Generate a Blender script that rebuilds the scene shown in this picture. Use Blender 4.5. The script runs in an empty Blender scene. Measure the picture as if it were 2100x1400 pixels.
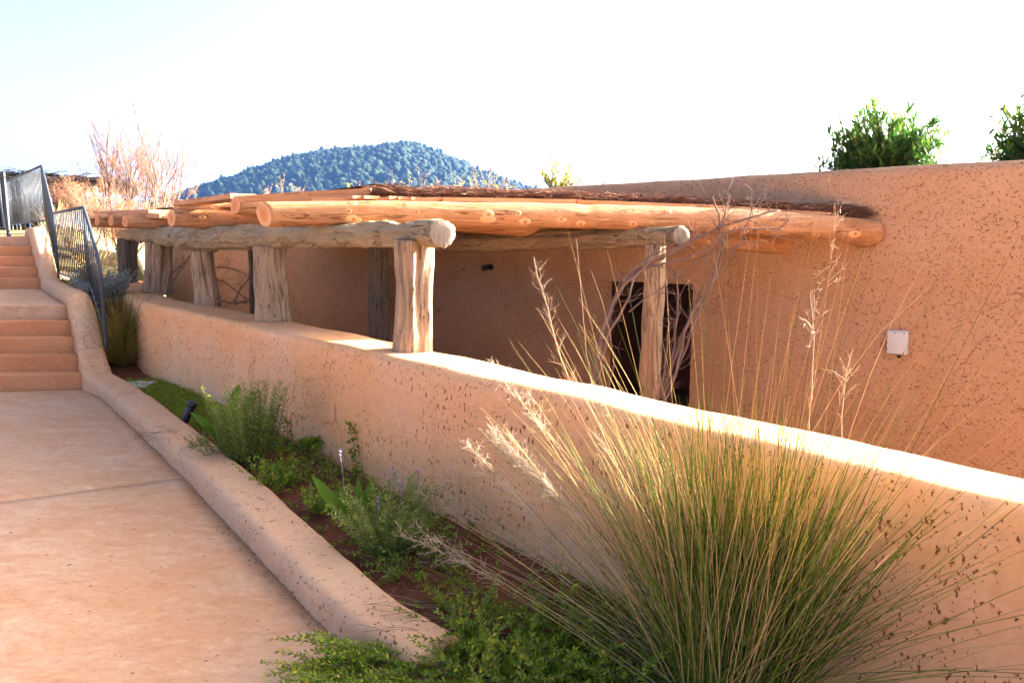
import bpy, bmesh, math, random
import numpy as np
from mathutils import Vector, Matrix, noise
random.seed(7); np.random.seed(7)
R = math.radians
sc = bpy.context.scene

# ------------------------------------------------------------------ camera, sky, sun, exposure
EYE = 1.68
FPX = 1500.0                                  # focal length in pixels of a 2100 x 1400 frame
PITCH = math.atan(213/FPX)
cam_d = bpy.data.cameras.new('camera'); cam = bpy.data.objects.new('camera', cam_d)
sc.collection.objects.link(cam); sc.camera = cam
cam_d.sensor_width = 36; cam_d.lens = 36*FPX/2100
cam_d.clip_start = .05; cam_d.clip_end = 20000
cam.location = (0, 0, EYE); cam.rotation_euler = (R(90)-PITCH, 0, 0)

SUN_EL, SUN_AZ = R(19.5), R(22)                 # azimuth measured from +X towards +Y
SUN = Vector((math.cos(SUN_EL)*math.cos(SUN_AZ), math.cos(SUN_EL)*math.sin(SUN_AZ), math.sin(SUN_EL)))
w = bpy.data.worlds.new('World'); sc.world = w; w.use_nodes = True
nt = w.node_tree; bg = nt.nodes['Background']
sky = nt.nodes.new('ShaderNodeTexSky'); sky.sky_type = 'NISHITA'; sky.sun_disc = False
sky.sun_elevation = SUN_EL; sky.sun_rotation = math.atan2(SUN.x, SUN.y)
sky.air_density = .2; sky.dust_density = 5.0; sky.ozone_density = .6
nt.links.new(sky.outputs[0], bg.inputs[0]); bg.inputs[1].default_value = .105
sl = bpy.data.lights.new('sun', 'SUN'); sun = bpy.data.objects.new('sun', sl); sc.collection.objects.link(sun)
sl.energy = 5.0; sl.angle = R(.53); sl.color = (1, .95, .88)
sun.rotation_euler = SUN.to_track_quat('Z', 'Y').to_euler(); sun.location = (20, 10, 15)
sc.view_settings.view_transform = 'Standard'; sc.view_settings.look = 'None'
sc.view_settings.exposure = 3.45; sc.view_settings.gamma = 1
sc.render.engine = 'CYCLES'
sc.cycles.use_denoising = True; sc.cycles.max_bounces = 8; sc.cycles.diffuse_bounces = 4
sc.cycles.transparent_max_bounces = 8

# ------------------------------------------------------------------ helpers
_c, _s = math.cos(PITCH), math.sin(PITCH)
def ray(px, py):
    u = (px-1050)/FPX; v = (700-py)/FPX
    return Vector((u, _c+v*_s, -_s+v*_c))
def at(px, py, Y):
    d = ray(px, py); return Vector((0, 0, EYE)) + d*(Y/d.y)
def atz(px, py, z=0.):
    d = ray(px, py); return Vector((0, 0, EYE)) + d*((z-EYE)/d.z)
def nz(x, y, z=0.): return noise.noise(Vector((x, y, z)))
def fr(x, y, z=0., o=3): return noise.fractal(Vector((x, y, z)), 1.0, 2.0, o)
def U(a, b): return random.uniform(a, b)
def smooth(a, b, x):
    t = min(1, max(0, (x-a)/(b-a))); return t*t*(3-2*t)
def lerp_tab(tab, x):
    if x <= tab[0][0]: return tab[0][1]
    for (a, va), (b, vb) in zip(tab, tab[1:]):
        if x <= b: return va+(vb-va)*(x-a)/(b-a)
    return tab[-1][1]

class MB:
    def __init__(s): s.v = []; s.f = []; s.m = []
    def add(s, vs, fs, m=0):
        n = len(s.v); s.v.extend(vs); s.f.extend([tuple(i+n for i in f) for f in fs]); s.m.extend([m]*len(fs))
    def box(s, c, d, rot=0., m=0, tilt=None):
        M = Matrix.Rotation(rot, 3, 'Z')
        if tilt is not None: M = tilt
        vs = [Vector(c)+M @ Vector((sx*d[0]/2, sy*d[1]/2, sz*d[2]/2)) for sx in (-1, 1) for sy in (-1, 1) for sz in (-1, 1)]
        s.add(vs, [(0,1,3,2),(4,6,7,5),(0,4,5,1),(2,3,7,6),(0,2,6,4),(1,5,7,3)], m)
    def tube(s, pts, rad, n=6, m=0, cap=True):
        pts = [Vector(p) for p in pts]; k = len(pts)
        if not hasattr(rad, '__len__'): rad = [rad]*k
        vs = []; up = None
        for i in range(k):
            t = pts[min(i+1, k-1)]-pts[max(i-1, 0)]
            t = t.normalized() if t.length > 1e-9 else Vector((0, 0, 1))
            if up is None:
                up = t.orthogonal().normalized()
            else:
                up = up-t*up.dot(t); up = up.normalized() if up.length > 1e-6 else t.orthogonal().normalized()
            b = t.cross(up)
            for j in range(n):
                a = 2*math.pi*j/n; vs.append(pts[i]+(up*math.cos(a)+b*math.sin(a))*rad[i])
        fs = [(i*n+j, i*n+(j+1) % n, (i+1)*n+(j+1) % n, (i+1)*n+j) for i in range(k-1) for j in range(n)]
        if cap: fs += [tuple(range(n-1, -1, -1)), tuple((k-1)*n+j for j in range(n))]
        s.add(vs, fs, m)
    def leaf(s, p, d, L, W, up=None, m=0, bend=0.):
        d = d.normalized(); sd = d.cross(up if up is not None else Vector((U(-1,1), U(-1,1), U(-.3,1))))
        if sd.length < 1e-4: sd = d.orthogonal()
        sd.normalize(); nn = sd.cross(d)
        s.add([p, p+d*L*.45+sd*W/2+nn*bend*L*.3, p+d*L+nn*bend*L, p+d*L*.45-sd*W/2+nn*bend*L*.3], [(0,1,2,3)], m)
    def quadleaf(s, p, d, L, W, droop=.3, m=0, seg=5, fold=.25, up=None):
        """broad blade with a midrib fold"""
        d = d.normalized(); z = Vector((0,0,1)); sd = d.cross(z if up is None else up)
        if sd.length < .05: sd = Vector((1, 0, 0))
        sd.normalize(); vs = []; q = p.copy()
        for i in range(seg+1):
            t = i/seg; ww = W*.5*(math.sin(math.pi*min(1, t*.93+.05))**.8)
            dd = (d-z*droop*t*t).normalized(); nn = sd.cross(dd)
            vs += [q-sd*ww+nn*ww*fold, q.copy(), q+sd*ww+nn*ww*fold]; q = q+dd*(L/seg)
        fs = []
        for i in range(seg):
            a = i*3; fs += [(a, a+1, a+4, a+3), (a+1, a+2, a+5, a+4)]
        s.add(vs, fs, m)

ROOT = {}
def link(o): sc.collection.objects.link(o); return o
def empty(name, loc):
    o = link(bpy.data.objects.new(name, None)); o.location = loc; o.empty_display_size = .2
    ROOT[o.name] = Matrix.Translation(Vector(loc)); return o
def setparent(o, parent, M):
    o.matrix_basis = M; ROOT[o.name] = M
    if parent is not None:
        o.parent = parent; o.matrix_parent_inverse = ROOT[parent.name].inverted()
        if parent.parent is not None: o.matrix_parent_inverse = ROOT[parent.name].inverted()
def obj(name, mb, mats, parent=None, smoothf=True, M=None):
    vs = mb.v; me = bpy.data.meshes.new(name)
    if M is None:
        a = np.array([tuple(v) for v in vs]); c = Vector(((a[:,0].min()+a[:,0].max())/2, (a[:,1].min()+a[:,1].max())/2, a[:,2].min()))
        me.from_pydata([tuple(x) for x in (a-np.array(c))], [], mb.f); M = Matrix.Translation(c)
    else:
        me.from_pydata([tuple(v) for v in vs], [], mb.f)
    if not isinstance(mats, (list, tuple)): mats = [mats]
    for m in mats: me.materials.append(m)
    if len(mats) > 1: me.polygons.foreach_set('material_index', mb.m)
    if smoothf: me.polygons.foreach_set('use_smooth', [True]*len(me.polygons))
    me.update(); o = link(bpy.data.objects.new(name, me)); setparent(o, parent, M); return o
def tag(o, label=None, cat=None, group=None, kind=None):
    if label: o['label'] = label
    if cat: o['category'] = cat
    if group: o['group'] = group
    if kind: o['kind'] = kind
    return o

# ------------------------------------------------------------------ materials
class NT:
    def __init__(s, name):
        s.m = bpy.data.materials.new(name); s.m.use_nodes = True; s.t = s.m.node_tree
        s.p = s.t.nodes['Principled BSDF']; s.out = s.t.nodes['Material Output']
    def n(s, typ, **kw):
        x = s.t.nodes.new('ShaderNode'+typ)
        for k, v in kw.items():
            if k.startswith('i_'):
                key = k[2:]; key = int(key) if key.isdigit() else key
                if hasattr(v, 'bl_rna') or isinstance(v, bpy.types.NodeSocket): s.t.links.new(v, x.inputs[key])
                else: x.inputs[key].default_value = v
            else: setattr(x, k, v)
        return x
    def l(s, a, b): s.t.links.new(a, b)
    def math(s, op, a, b=None, c=None, clamp=False):
        x = s.t.nodes.new('ShaderNodeMath'); x.operation = op; x.use_clamp = clamp
        for i, q in enumerate((a, b, c)):
            if q is None: continue
            if isinstance(q, bpy.types.NodeSocket): s.l(q, x.inputs[i])
            else: x.inputs[i].default_value = q
        return x.outputs[0]
    def step(s, v, a, b):
        x = s.t.nodes.new('ShaderNodeMapRange'); x.interpolation_type = 'SMOOTHSTEP'
        if isinstance(v, bpy.types.NodeSocket): s.l(v, x.inputs[0])
        for k, q in ((1, a), (2, b)):
            if isinstance(q, bpy.types.NodeSocket): s.l(q, x.inputs[k])
            else: x.inputs[k].default_value = q
        return x.outputs[0]
    def mix(s, f, a, b, mode='MIX'):
        x = s.t.nodes.new('ShaderNodeMix'); x.data_type = 'RGBA'; x.blend_type = mode
        for k, q in ((0, f), (6, a), (7, b)):
            if isinstance(q, bpy.types.NodeSocket): s.l(q, x.inputs[k])
            elif k == 0: x.inputs[0].default_value = q
            else: x.inputs[k].default_value = (*q, 1)
        return x.outputs[2]
    def ramp(s, v, stops, interp='LINEAR'):
        x = s.t.nodes.new('ShaderNodeValToRGB'); x.color_ramp.interpolation = interp
        e = x.color_ramp.elements
        while len(e) < len(stops): e.new(.5)
        for q, (p, c) in zip(e, stops): q.position = p; q.color = (*c, 1)
        s.l(v, x.inputs[0]); return x.outputs[0]
    def coord(s, kind='Object'): return s.t.nodes.new('ShaderNodeTexCoord').outputs[kind]
    def wpos(s): return s.t.nodes.new('ShaderNodeNewGeometry').outputs['Position']
    def map(s, v, scale=(1,1,1), rot=(0,0,0)):
        x = s.t.nodes.new('ShaderNodeMapping'); s.l(v, x.inputs[0]); x.inputs[3].default_value = scale; x.inputs[2].default_value = rot
        return x.outputs[0]
    def noise(s, v, scale, detail=3, rough=.5, out=0):
        x = s.t.nodes.new('ShaderNodeTexNoise'); s.l(v, x.inputs['Vector'])
        x.inputs['Scale'].default_value = scale; x.inputs['Detail'].default_value = detail; x.inputs['Roughness'].default_value = rough
        return x.outputs[out]
    def warp(s, v, scale, amt):
        c = s.noise(v, scale, 2, out=1); a = s.t.nodes.new('ShaderNodeVectorMath'); a.operation = 'MULTIPLY_ADD'
        s.l(c, a.inputs[0]); a.inputs[1].default_value = (amt,)*3
        b = s.t.nodes.new('ShaderNodeVectorMath'); b.operation = 'ADD'; s.l(v, b.inputs[0]); s.l(a.outputs[0], b.inputs[1])
        a.inputs[2].default_value = (-amt/2,)*3
        return b.outputs[0]
    def bump(s, h, strength=.5, dist=.01):
        x = s.t.nodes.new('ShaderNodeBump'); x.inputs['Strength'].default_value = strength; x.inputs['Distance'].default_value = dist
        s.l(h, x.inputs['Height']); s.l(x.outputs[0], s.p.inputs['Normal']); return x
    def fin(s, col, rough=.9, spec=.25):
        if isinstance(col, bpy.types.NodeSocket): s.l(col, s.p.inputs['Base Color'])
        else: s.p.inputs['Base Color'].default_value = (*col, 1)
        if isinstance(rough, bpy.types.NodeSocket): s.l(rough, s.p.inputs['Roughness'])
        else: s.p.inputs['Roughness'].default_value = rough
        s.p.inputs['Specular IOR Level'].default_value = spec
        return s.m

def plaster(name, c1, c2, fleck, layers, dens=.6, cluster=.45, fs=1.):
    """lime plaster with straw imprints: layers = [(scale xyz, rotation)]"""
    t = NT(name); v = t.wpos(); wv = t.warp(t.warp(v, 13, .045), 55, .026)
    masks = None
    for sc_, rot in layers:
        vo = t.n('TexVoronoi', feature='F1'); t.l(t.map(wv, sc_, rot), vo.inputs['Vector']); vo.inputs['Scale'].default_value = fs
        sep = t.n('SeparateColor'); t.l(vo.outputs['Color'], sep.inputs[0])
        rad = t.math('MULTIPLY_ADD', sep.outputs[1], .26, .10)
        inn = t.math('SUBTRACT', 1, t.step(vo.outputs['Distance'], t.math('MULTIPLY', rad, .75), rad))
        on = t.math('GREATER_THAN', sep.outputs[0], dens)
        m = t.math('MULTIPLY', inn, on)
        masks = m if masks is None else t.math('MAXIMUM', masks, m)
    cl = t.step(t.noise(v, 2.6, 4, .75), cluster, cluster+.015)
    masks = t.math('MULTIPLY', masks, cl)
    big = t.noise(v, .9, 4, .6); fine = t.noise(v, 26, 4, .6)
    col = t.mix(t.step(big, .3, .7), c1, c2)
    col = t.mix(t.math('MULTIPLY', t.step(fine, .35, .75), .22), col, tuple(x*.62 for x in c1))
    trow = t.noise(t.map(v, (2, 2, 7), (.2, .3, 0)), 1.6, 4, .65)
    col = t.mix(t.math('MULTIPLY', t.step(trow, .5, .75), .25), col, tuple(min(1, x*1.22) for x in c2))
    run = t.noise(t.map(t.warp(v, 3, .1), (4.5, 4.5, .7)), 1.0, 5, .65)
    col = t.mix(t.math('MULTIPLY', t.step(run, .54, .72), .30), col, tuple(x*q for x, q in zip(c1, (.80, .74, .68))))
    ck = t.noise(t.warp(v, 2.2, .5), 1.3, 2, .4); ck = t.math('SUBTRACT', 1, t.step(t.math('ABSOLUTE', t.math('SUBTRACT', ck, .5)), .0012, .004))
    ck = t.math('MULTIPLY', ck, t.step(t.noise(v, 1.1, 2), .50, .58)); col = t.mix(t.math('MULTIPLY', ck, .5), col, fleck)
    col = t.mix(t.math('MULTIPLY', masks, .95), col, fleck)
    h = t.math('ADD', t.math('MULTIPLY', masks, -1.0), t.math('MULTIPLY', fine, .22))
    h = t.math('ADD', h, t.math('MULTIPLY', trow, .55))
    t.bump(h, .6, .006)
    return t.fin(col, .95, .12)

M = {}
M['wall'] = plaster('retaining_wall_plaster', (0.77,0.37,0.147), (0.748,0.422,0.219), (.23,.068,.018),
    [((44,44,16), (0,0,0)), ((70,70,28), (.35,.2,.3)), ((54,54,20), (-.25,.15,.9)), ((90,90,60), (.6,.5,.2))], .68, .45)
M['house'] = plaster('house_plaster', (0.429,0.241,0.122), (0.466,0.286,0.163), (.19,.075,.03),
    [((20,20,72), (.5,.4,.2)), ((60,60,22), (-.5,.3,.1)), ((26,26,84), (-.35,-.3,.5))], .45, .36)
M['kerb'] = plaster('kerb_plaster', (0.63,0.336,0.169), (0.59,0.362,0.211), (.16,.07,.035),
    [((60,26,40), (0,0,.5)), ((30,56,40), (0,0,-.3)), ((50,40,60), (0,.3,.8))], .70, .45)
def mat_path():
    t = NT('path_concrete'); v = t.wpos(); wv = t.warp(v, 1.5, .35); m = t.map(wv, (1, 2.2, 1), (0, 0, .45))
    n1 = t.noise(wv, .8, 6, .62); n2 = t.noise(m, 2.6, 8, .72); n4 = t.noise(m, 9, 9, .78); n3 = t.noise(v, 40, 6, .8)
    c = t.mix(t.step(n1, .36, .66), (0.478,0.293,0.171), (0.468,0.241,0.112))
    c = t.mix(t.math('MULTIPLY', t.step(n2, .50, .62), .5), c, (0.416,0.188,0.0741))
    c = t.mix(t.math('MULTIPLY', t.step(n2, .47, .34), .35), c, (0.541,0.403,0.261))
    c = t.mix(t.math('MULTIPLY', t.step(n4, .50, .60), .55), c, (0.385,0.185,0.0836))
    c = t.mix(t.math('MULTIPLY', t.step(n4, .46, .36), .45), c, (0.582,0.437,0.285))
    c = t.mix(t.math('MULTIPLY', t.step(n3, .52, .64), .45), c, (.30,.14,.08))
    t.bump(t.math('ADD', n4, t.math('MULTIPLY', n3, .5)), .7, .008)
    return t.fin(c, t.math('MULTIPLY_ADD', n2, .30, .50), .3)
M['path'] = mat_path()
def mat_step():
    t = NT('step_concrete'); v = t.wpos(); n1 = t.noise(t.warp(v, 2, .3), 1.6, 5, .6); n2 = t.noise(v, 22, 4, .65)
    c = t.mix(t.step(n1, .35, .65), (0.488,0.204,0.0814), (0.444,0.167,0.0592)); c = t.mix(t.math('MULTIPLY', t.step(n2, .5, .75), .4), c, (0.555,0.333,0.215))
    t.bump(n2, .3, .006); return t.fin(c, .8, .25)
M['step'] = mat_step()
def mat_soil():
    t = NT('red_soil'); v = t.wpos(); n1 = t.noise(v, 9, 6, .7); n2 = t.noise(v, 70, 4, .7)
    c = t.mix(t.step(n1, .3, .7), (.13,.045,.022), (.24,.085,.04)); c = t.mix(t.math('MULTIPLY', t.step(n2, .5, .8), .5), c, (.33,.15,.08))
    t.bump(t.math('ADD', n1, t.math('MULTIPLY', n2, .5)), .9, .03); return t.fin(c, 1, .1)
M['soil'] = mat_soil()
def mat_ground(name, a, b):
    t = NT(name); v = t.wpos(); n1 = t.noise(v, .25, 6, .7); n2 = t.noise(v, 8, 5, .7)
    c = t.mix(t.step(n1, .35, .65), a, b); c = t.mix(t.math('MULTIPLY', n2, .3), c, tuple(x*.5 for x in a))
    t.bump(n2, .6, .05); return t.fin(c, 1, .1)
M['ground'] = mat_ground('dry_ground', (.42,.27,.17), (.36,.27,.15))
M['turf'] = mat_ground('garden_turf', (.16,.17,.06), (.26,.17,.09))
M['hill'] = mat_ground('hill_ground', (.035,.042,.025), (.022,.03,.02))
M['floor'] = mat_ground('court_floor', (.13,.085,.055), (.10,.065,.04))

def wood(name, a, b, dark, light, sx=1.2, sy=16, crack=.5, bumpd=.006, rough=.85, patch=.35):
    """grain along the local X axis"""
    t = NT(name); v = t.coord(); oi = t.n('ObjectInfo')
    ad = t.n('VectorMath', operation='ADD'); t.l(v, ad.inputs[0]); t.l(oi.outputs['Location'], ad.inputs[1])
    wv = t.warp(ad.outputs[0], 3.5, .10)
    g = t.noise(t.map(wv, (sx, sy, sy)), 2.2, 6, .68); g2 = t.noise(t.map(wv, (sx*2.5, sy*3, sy*3)), 2.0, 5, .7)
    big = t.noise(ad.outputs[0], 2.2, 4, .6)
    c = t.mix(t.step(big, .3, .7), a, b)
    c = t.mix(t.math('MULTIPLY', t.step(g, .50, .72), .55), c, light)
    cr = t.step(g, .42, .30); c = t.mix(t.math('MULTIPLY', cr, crack), c, dark)
    c = t.mix(t.math('MULTIPLY', t.step(g2, .58, .74), .5), c, dark)
    # checks and splits: thin wandering lines along the grain, and patches of bark or weathering
    r1 = t.noise(t.map(t.warp(ad.outputs[0], 5, .05), (sx*.55, sy*.42, sy*.42)), 2.2, 3, .5)
    line = t.math('SUBTRACT', 1, t.step(t.math('ABSOLUTE', t.math('SUBTRACT', r1, .5)), .004, .020))
    gate = t.step(t.noise(ad.outputs[0], 4.5, 3, .6), .44, .56); line = t.math('MULTIPLY', line, gate)
    pat = t.step(t.noise(t.map(wv, (sx*1.6, sy*.35, sy*.35)), 2.2, 5, .7), .54, .64)
    c = t.mix(t.math('MULTIPLY', pat, patch), c, tuple(.55*x+.45*y for x, y in zip(dark, b)))
    c = t.mix(t.math('MULTIPLY', line, .9), c, dark)
    h = t.math('SUBTRACT', t.math('ADD', g, t.math('MULTIPLY', g2, .4)), t.math('MULTIPLY', line, 1.2))
    t.bump(h, 1., bumpd)
    return t.fin(c, rough, .2)
M['beam'] = wood('weathered_log', (0.362,0.261,0.135), (0.297,0.22,0.122), (.125,.085,.045), (0.448,0.376,0.256), 1.6, 24, .9, .016)
M['beamdark'] = wood('weathered_log_brown', (0.288,0.2,0.104), (0.224,0.152,0.08), (.09,.055,.03), (0.368,0.272,0.16), 1.6, 24, .9, .016)
M['post'] = wood('weathered_post', (0.383,0.257,0.147), (0.324,0.23,0.143), (.13,.07,.035), (0.544,0.4,0.264), .9, 26, .95, .014)
M['postgrey'] = wood('grey_post', (0.2,0.156,0.1), (0.16,0.128,0.088), (0.032,0.0224,0.012), (0.288,0.232,0.16), .9, 26, .95, .014)
M['rafter'] = wood('peeled_pine', (0.451,0.22,0.092), (0.391,0.172,0.064), (0.176,0.056,0.016), (0.608,0.384,0.216), .55, 20, .75, .006, .7, .38)
M['board'] = wood('sawn_board', (0.576,0.296,0.136), (0.528,0.24,0.096), (0.264,0.096,0.032), (0.624,0.4,0.224), .5, 12, .3, .002, .7)
def mat_end(name, a, b, dark):
    t = NT(name); v = t.coord(); sx = t.n('SeparateXYZ'); t.l(t.warp(t.warp(v, 6, .035), 22, .012), sx.inputs[0])
    r = t.math('SQRT', t.math('ADD', t.math('MULTIPLY', sx.outputs[1], sx.outputs[1]), t.math('MULTIPLY', sx.outputs[2], sx.outputs[2])))
    ring = t.math('SINE', t.math('MULTIPLY', r, 420)); n = t.noise(t.map(v, (1, 1.2, .16), (.7, 0, 0)), 45, 5, .7)
    c = t.mix(t.step(r, .0, .11), b, a); c = t.mix(t.math('MULTIPLY', t.step(ring, .2, 1), .16), c, dark); c = t.mix(t.math('MULTIPLY', t.step(n, .5, .68), .6), c, dark)
    t.bump(n, .6, .006); return t.fin(c, .85, .2)
M['end'] = mat_end('pine_end_grain', (.74,.42,.20), (.62,.22,.07), (.50,.20,.07))
M['endgrey'] = mat_end('grey_end_grain', (.30,.25,.19), (.24,.20,.15), (.09,.07,.05))
def mat_knot():
    t = NT('pine_knot'); v = t.coord(); sx = t.n('SeparateXYZ'); t.l(t.warp(v, 30, .012), sx.inputs[0])
    r = t.math('SQRT', t.math('ADD', t.math('MULTIPLY', sx.outputs[0], sx.outputs[0]), t.math('MULTIPLY', sx.outputs[1], sx.outputs[1])))
    c = t.ramp(t.math('MULTIPLY', r, 10), [(0, (.20,.06,.02)), (.10, (.40,.14,.045)), (.17, (.62,.31,.125)), (.5, (.64,.34,.15)), (1, (.58,.27,.11))])
    return t.fin(c, .75, .2)
M['knot'] = mat_knot()
def twigmat(name, stops, rough=.9, trans=.0):
    t = NT(name); g = t.n('NewGeometry'); c = t.ramp(g.outputs['Random Per Island'], stops)
    m = t.fin(c, rough, .15)
    if trans:
        tr = t.n('BsdfTranslucent'); t.l(c, tr.inputs[0]); mx = t.n('MixShader'); mx.inputs[0].default_value = trans
        t.l(t.p.outputs[0], mx.inputs[1]); t.l(tr.outputs[0], mx.inputs[2]); t.l(mx.outputs[0], t.out.inputs[0])
    return m
M['thatch'] = twigmat('brushwood', [(0, (.07,.03,.018)), (.5, (.15,.062,.035)), (.85, (.24,.11,.06)), (1, (.42,.25,.15))])
M['grass'] = twigmat('grass_stems', [(0, (.05,.095,.010)), (.45, (.12,.19,.014)), (.74, (.27,.29,.03)), (.84, (.52,.33,.07)), (1, (.64,.43,.15))], .6, .25)
M['straw'] = twigmat('straw', [(0, (.58,.36,.12)), (1, (.74,.54,.27))], .7, .3)
M['plume'] = twigmat('plume', [(0, (.58,.42,.25)), (.6, (.66,.52,.36)), (1, (.62,.47,.42))], .8, .35)
M['tuft'] = twigmat('tussock', [(0, (0.145,0.168,0.022)), (.45, (0.348,0.294,0.044)), (.75, (0.551,0.336,0.077)), (1, (0.435,0.196,0.044))], .7, .25)
M['rosemary'] = twigmat('rosemary_leaf', [(0, (0.087,0.156,0.0165)), (.6, (0.174,0.247,0.0263)), (1, (0.29,0.325,0.0413))], .6, .25)
M['lav'] = twigmat('lavender_leaf', [(0, (0.109,0.169,0.0263)), (.6, (0.189,0.247,0.0375)), (1, (0.319,0.338,0.06))], .6, .25)
M['cover'] = twigmat('ground_cover_leaf', [(0, (0.131,0.195,0.0135)), (.6, (0.246,0.312,0.0188)), (1, (0.464,0.429,0.0413))], .6, .3)
M['bush'] = twigmat('bush_leaf', [(0, (.03,.09,.014)), (.6, (.07,.18,.025)), (1, (.18,.27,.035))], .45, .45)
M['yellow'] = twigmat('yellow_leaf', [(0, (.12,.16,.03)), (.5, (.34,.33,.05)), (1, (.52,.37,.05))], .5, .45)
M['silver'] = twigmat('silver_leaf', [(0, (.20,.23,.18)), (1, (.40,.42,.36))], .8, .2)
M['broad'] = twigmat('broad_leaf', [(0, (0.0725,0.156,0.015)), (1, (0.145,0.234,0.021))], .35, .3)
M['ivy'] = twigmat('ivy_leaf', [(0, (0.102,0.182,0.012)), (.7, (0.203,0.286,0.0188)), (1, (0.435,0.39,0.0338))], .5, .3)
M['tamarisk'] = twigmat('tamarisk_foliage', [(0, (.36,.14,.06)), (.6, (.44,.20,.10)), (1, (.48,.29,.18))], .8, .4)
M['dry'] = twigmat('dry_stem', [(0, (0.216,0.144,0.0936)), (1, (0.374,0.288,0.202))], .9)
M['bark'] = twigmat('bark', [(0, (.14,.085,.06)), (1, (.22,.15,.11))], .9)
M['vine'] = twigmat('vine_bark', [(0, (.10,.065,.05)), (.7, (.17,.11,.085)), (1, (.30,.20,.14))], .85)
M['flower'] = twigmat('flower_spike', [(0, (.14,.11,.14)), (1, (.30,.24,.36))], .8)
M['litter'] = twigmat('litter', [(0, (.06,.035,.022)), (.5, (.18,.10,.055)), (1, (.42,.29,.17))], .9)
M['thatch_far'] = twigmat('old_thatch', [(0, (.018,.014,.011)), (.6, (.04,.03,.024)), (1, (.11,.085,.065))])
M['pine'] = twigmat('pine_crown', [(0, (.005,.013,.006)), (.7, (.009,.020,.008)), (1, (.018,.028,.010))], .9)
M['steel'] = NT('painted_steel').fin((.035,.042,.046), .55, .4)
M['black'] = NT('black_plastic').fin((.012,.012,.013), .45, .5)
def mat_grey():
    t = NT('grey_plastic'); n = t.noise(t.coord(), 30, 3); return t.fin(t.mix(n, (.50,.51,.47), (.56,.57,.53)), .5, .4)
M['box'] = mat_grey()
M['bolt'] = NT('zinc_screw').fin((.18,.18,.18), .4, .5)
def mat_stone():
    t = NT('pale_stone'); n = t.noise(t.coord(), 14, 5, .65); t.bump(n, .5, .01); return t.fin(t.mix(n, (.38,.33,.25), (.48,.43,.34)), .9, .2)
M['stone'] = mat_stone()
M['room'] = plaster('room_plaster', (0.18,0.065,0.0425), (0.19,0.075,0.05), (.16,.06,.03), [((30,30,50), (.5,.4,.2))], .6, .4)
M['glass'] = NT('lamp_glass').fin((.6,.6,.58), .15, .6)

# ------------------------------------------------------------------ sweeps
def catmull(pts, step):
    pts = [Vector(p) for p in pts]; out = []
    for i in range(len(pts)-1):
        p0, p1, p2, p3 = pts[max(i-1, 0)], pts[i], pts[i+1], pts[min(i+2, len(pts)-1)]
        n = max(1, int((p2-p1).length/step))
        for k in range(n):
            t = k/n; out.append(.5*((2*p1)+(-p0+p2)*t+(2*p0-5*p1+4*p2-p3)*t*t+(-p0+3*p1-3*p2+p3)*t**3))
    out.append(pts[-1]); return out
def sweep(mb, path, prof, amp=.006, nscale=3., m=0, cap=True):
    """path: list of Vector (x,y,z0); prof(i, t) -> list of (offset to the right, z)"""
    k = len(path); n = None; base = len(mb.v); vs = []
    for i, p in enumerate(path):
        t = path[min(i+1, k-1)]-path[max(i-1, 0)]; t.z = 0; t.normalize(); rt = Vector((t.y, -t.x, 0))
        pr = prof(i, i/(k-1)); n = len(pr)
        for (o, z) in pr:
            q = p+rt*o; q.z = p.z+z
            a = amp*fr(q.x*nscale, q.y*nscale, q.z*nscale)
            vs.append(q+rt*a*1.5+Vector((0, 0, a)))
    fs = [(i*n+j, i*n+j+1, (i+1)*n+j+1, (i+1)*n+j) for i in range(k-1) for j in range(n-1)]
    if cap: fs += [tuple(range(n-1, -1, -1)), tuple((k-1)*n+j for j in range(n))]
    mb.add(vs, fs, m)
def round_prof(o0, o1, z0, z1, r0, r1, n=7, sub=.12, batter=0.):
    """open profile: up the o0 side, over the rounded top, down the o1 side"""
    def side(oa, ob, za, zb):
        k = max(1, int(abs(zb-za)/sub)); return [(oa+(ob-oa)*i/k, za+(zb-za)*i/k) for i in range(k)]
    pr = side(o0-batter, o0, z0, z1-r0)
    pr += [(o0+r0-r0*math.cos(a), z1-r0+r0*math.sin(a)) for a in [math.pi/2*i/n for i in range(n+1)]]
    mid = int((o1-r1-o0-r0)/.06); pr += [(o0+r0+(o1-r1-o0-r0)*i/mid, z1) for i in range(1, mid)] if mid > 1 else []
    pr += [(o1-r1+r1*math.sin(a), z1-r1+r1*math.cos(a)) for a in [math.pi/2*i/n for i in range(n+1)]]
    pr += side(o1, o1, z1-r1, z0)[1:]+[(o1, z0)]
    return pr

# constant vertex count along the sweep: resample every profile
def resample(pr, n=30):
    L = [0]
    for a, b in zip(pr, pr[1:]): L.append(L[-1]+math.hypot(b[0]-a[0], b[1]-a[1]))
    out = []; k = 0
    for i in range(n):
        s_ = L[-1]*i/(n-1)
        while k < len(L)-2 and L[k+1] < s_: k += 1
        t = (s_-L[k])/max(1e-9, L[k+1]-L[k]); out.append((pr[k][0]+(pr[k+1][0]-pr[k][0])*t, pr[k][1]+(pr[k+1][1]-pr[k][1])*t))
    return out

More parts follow.
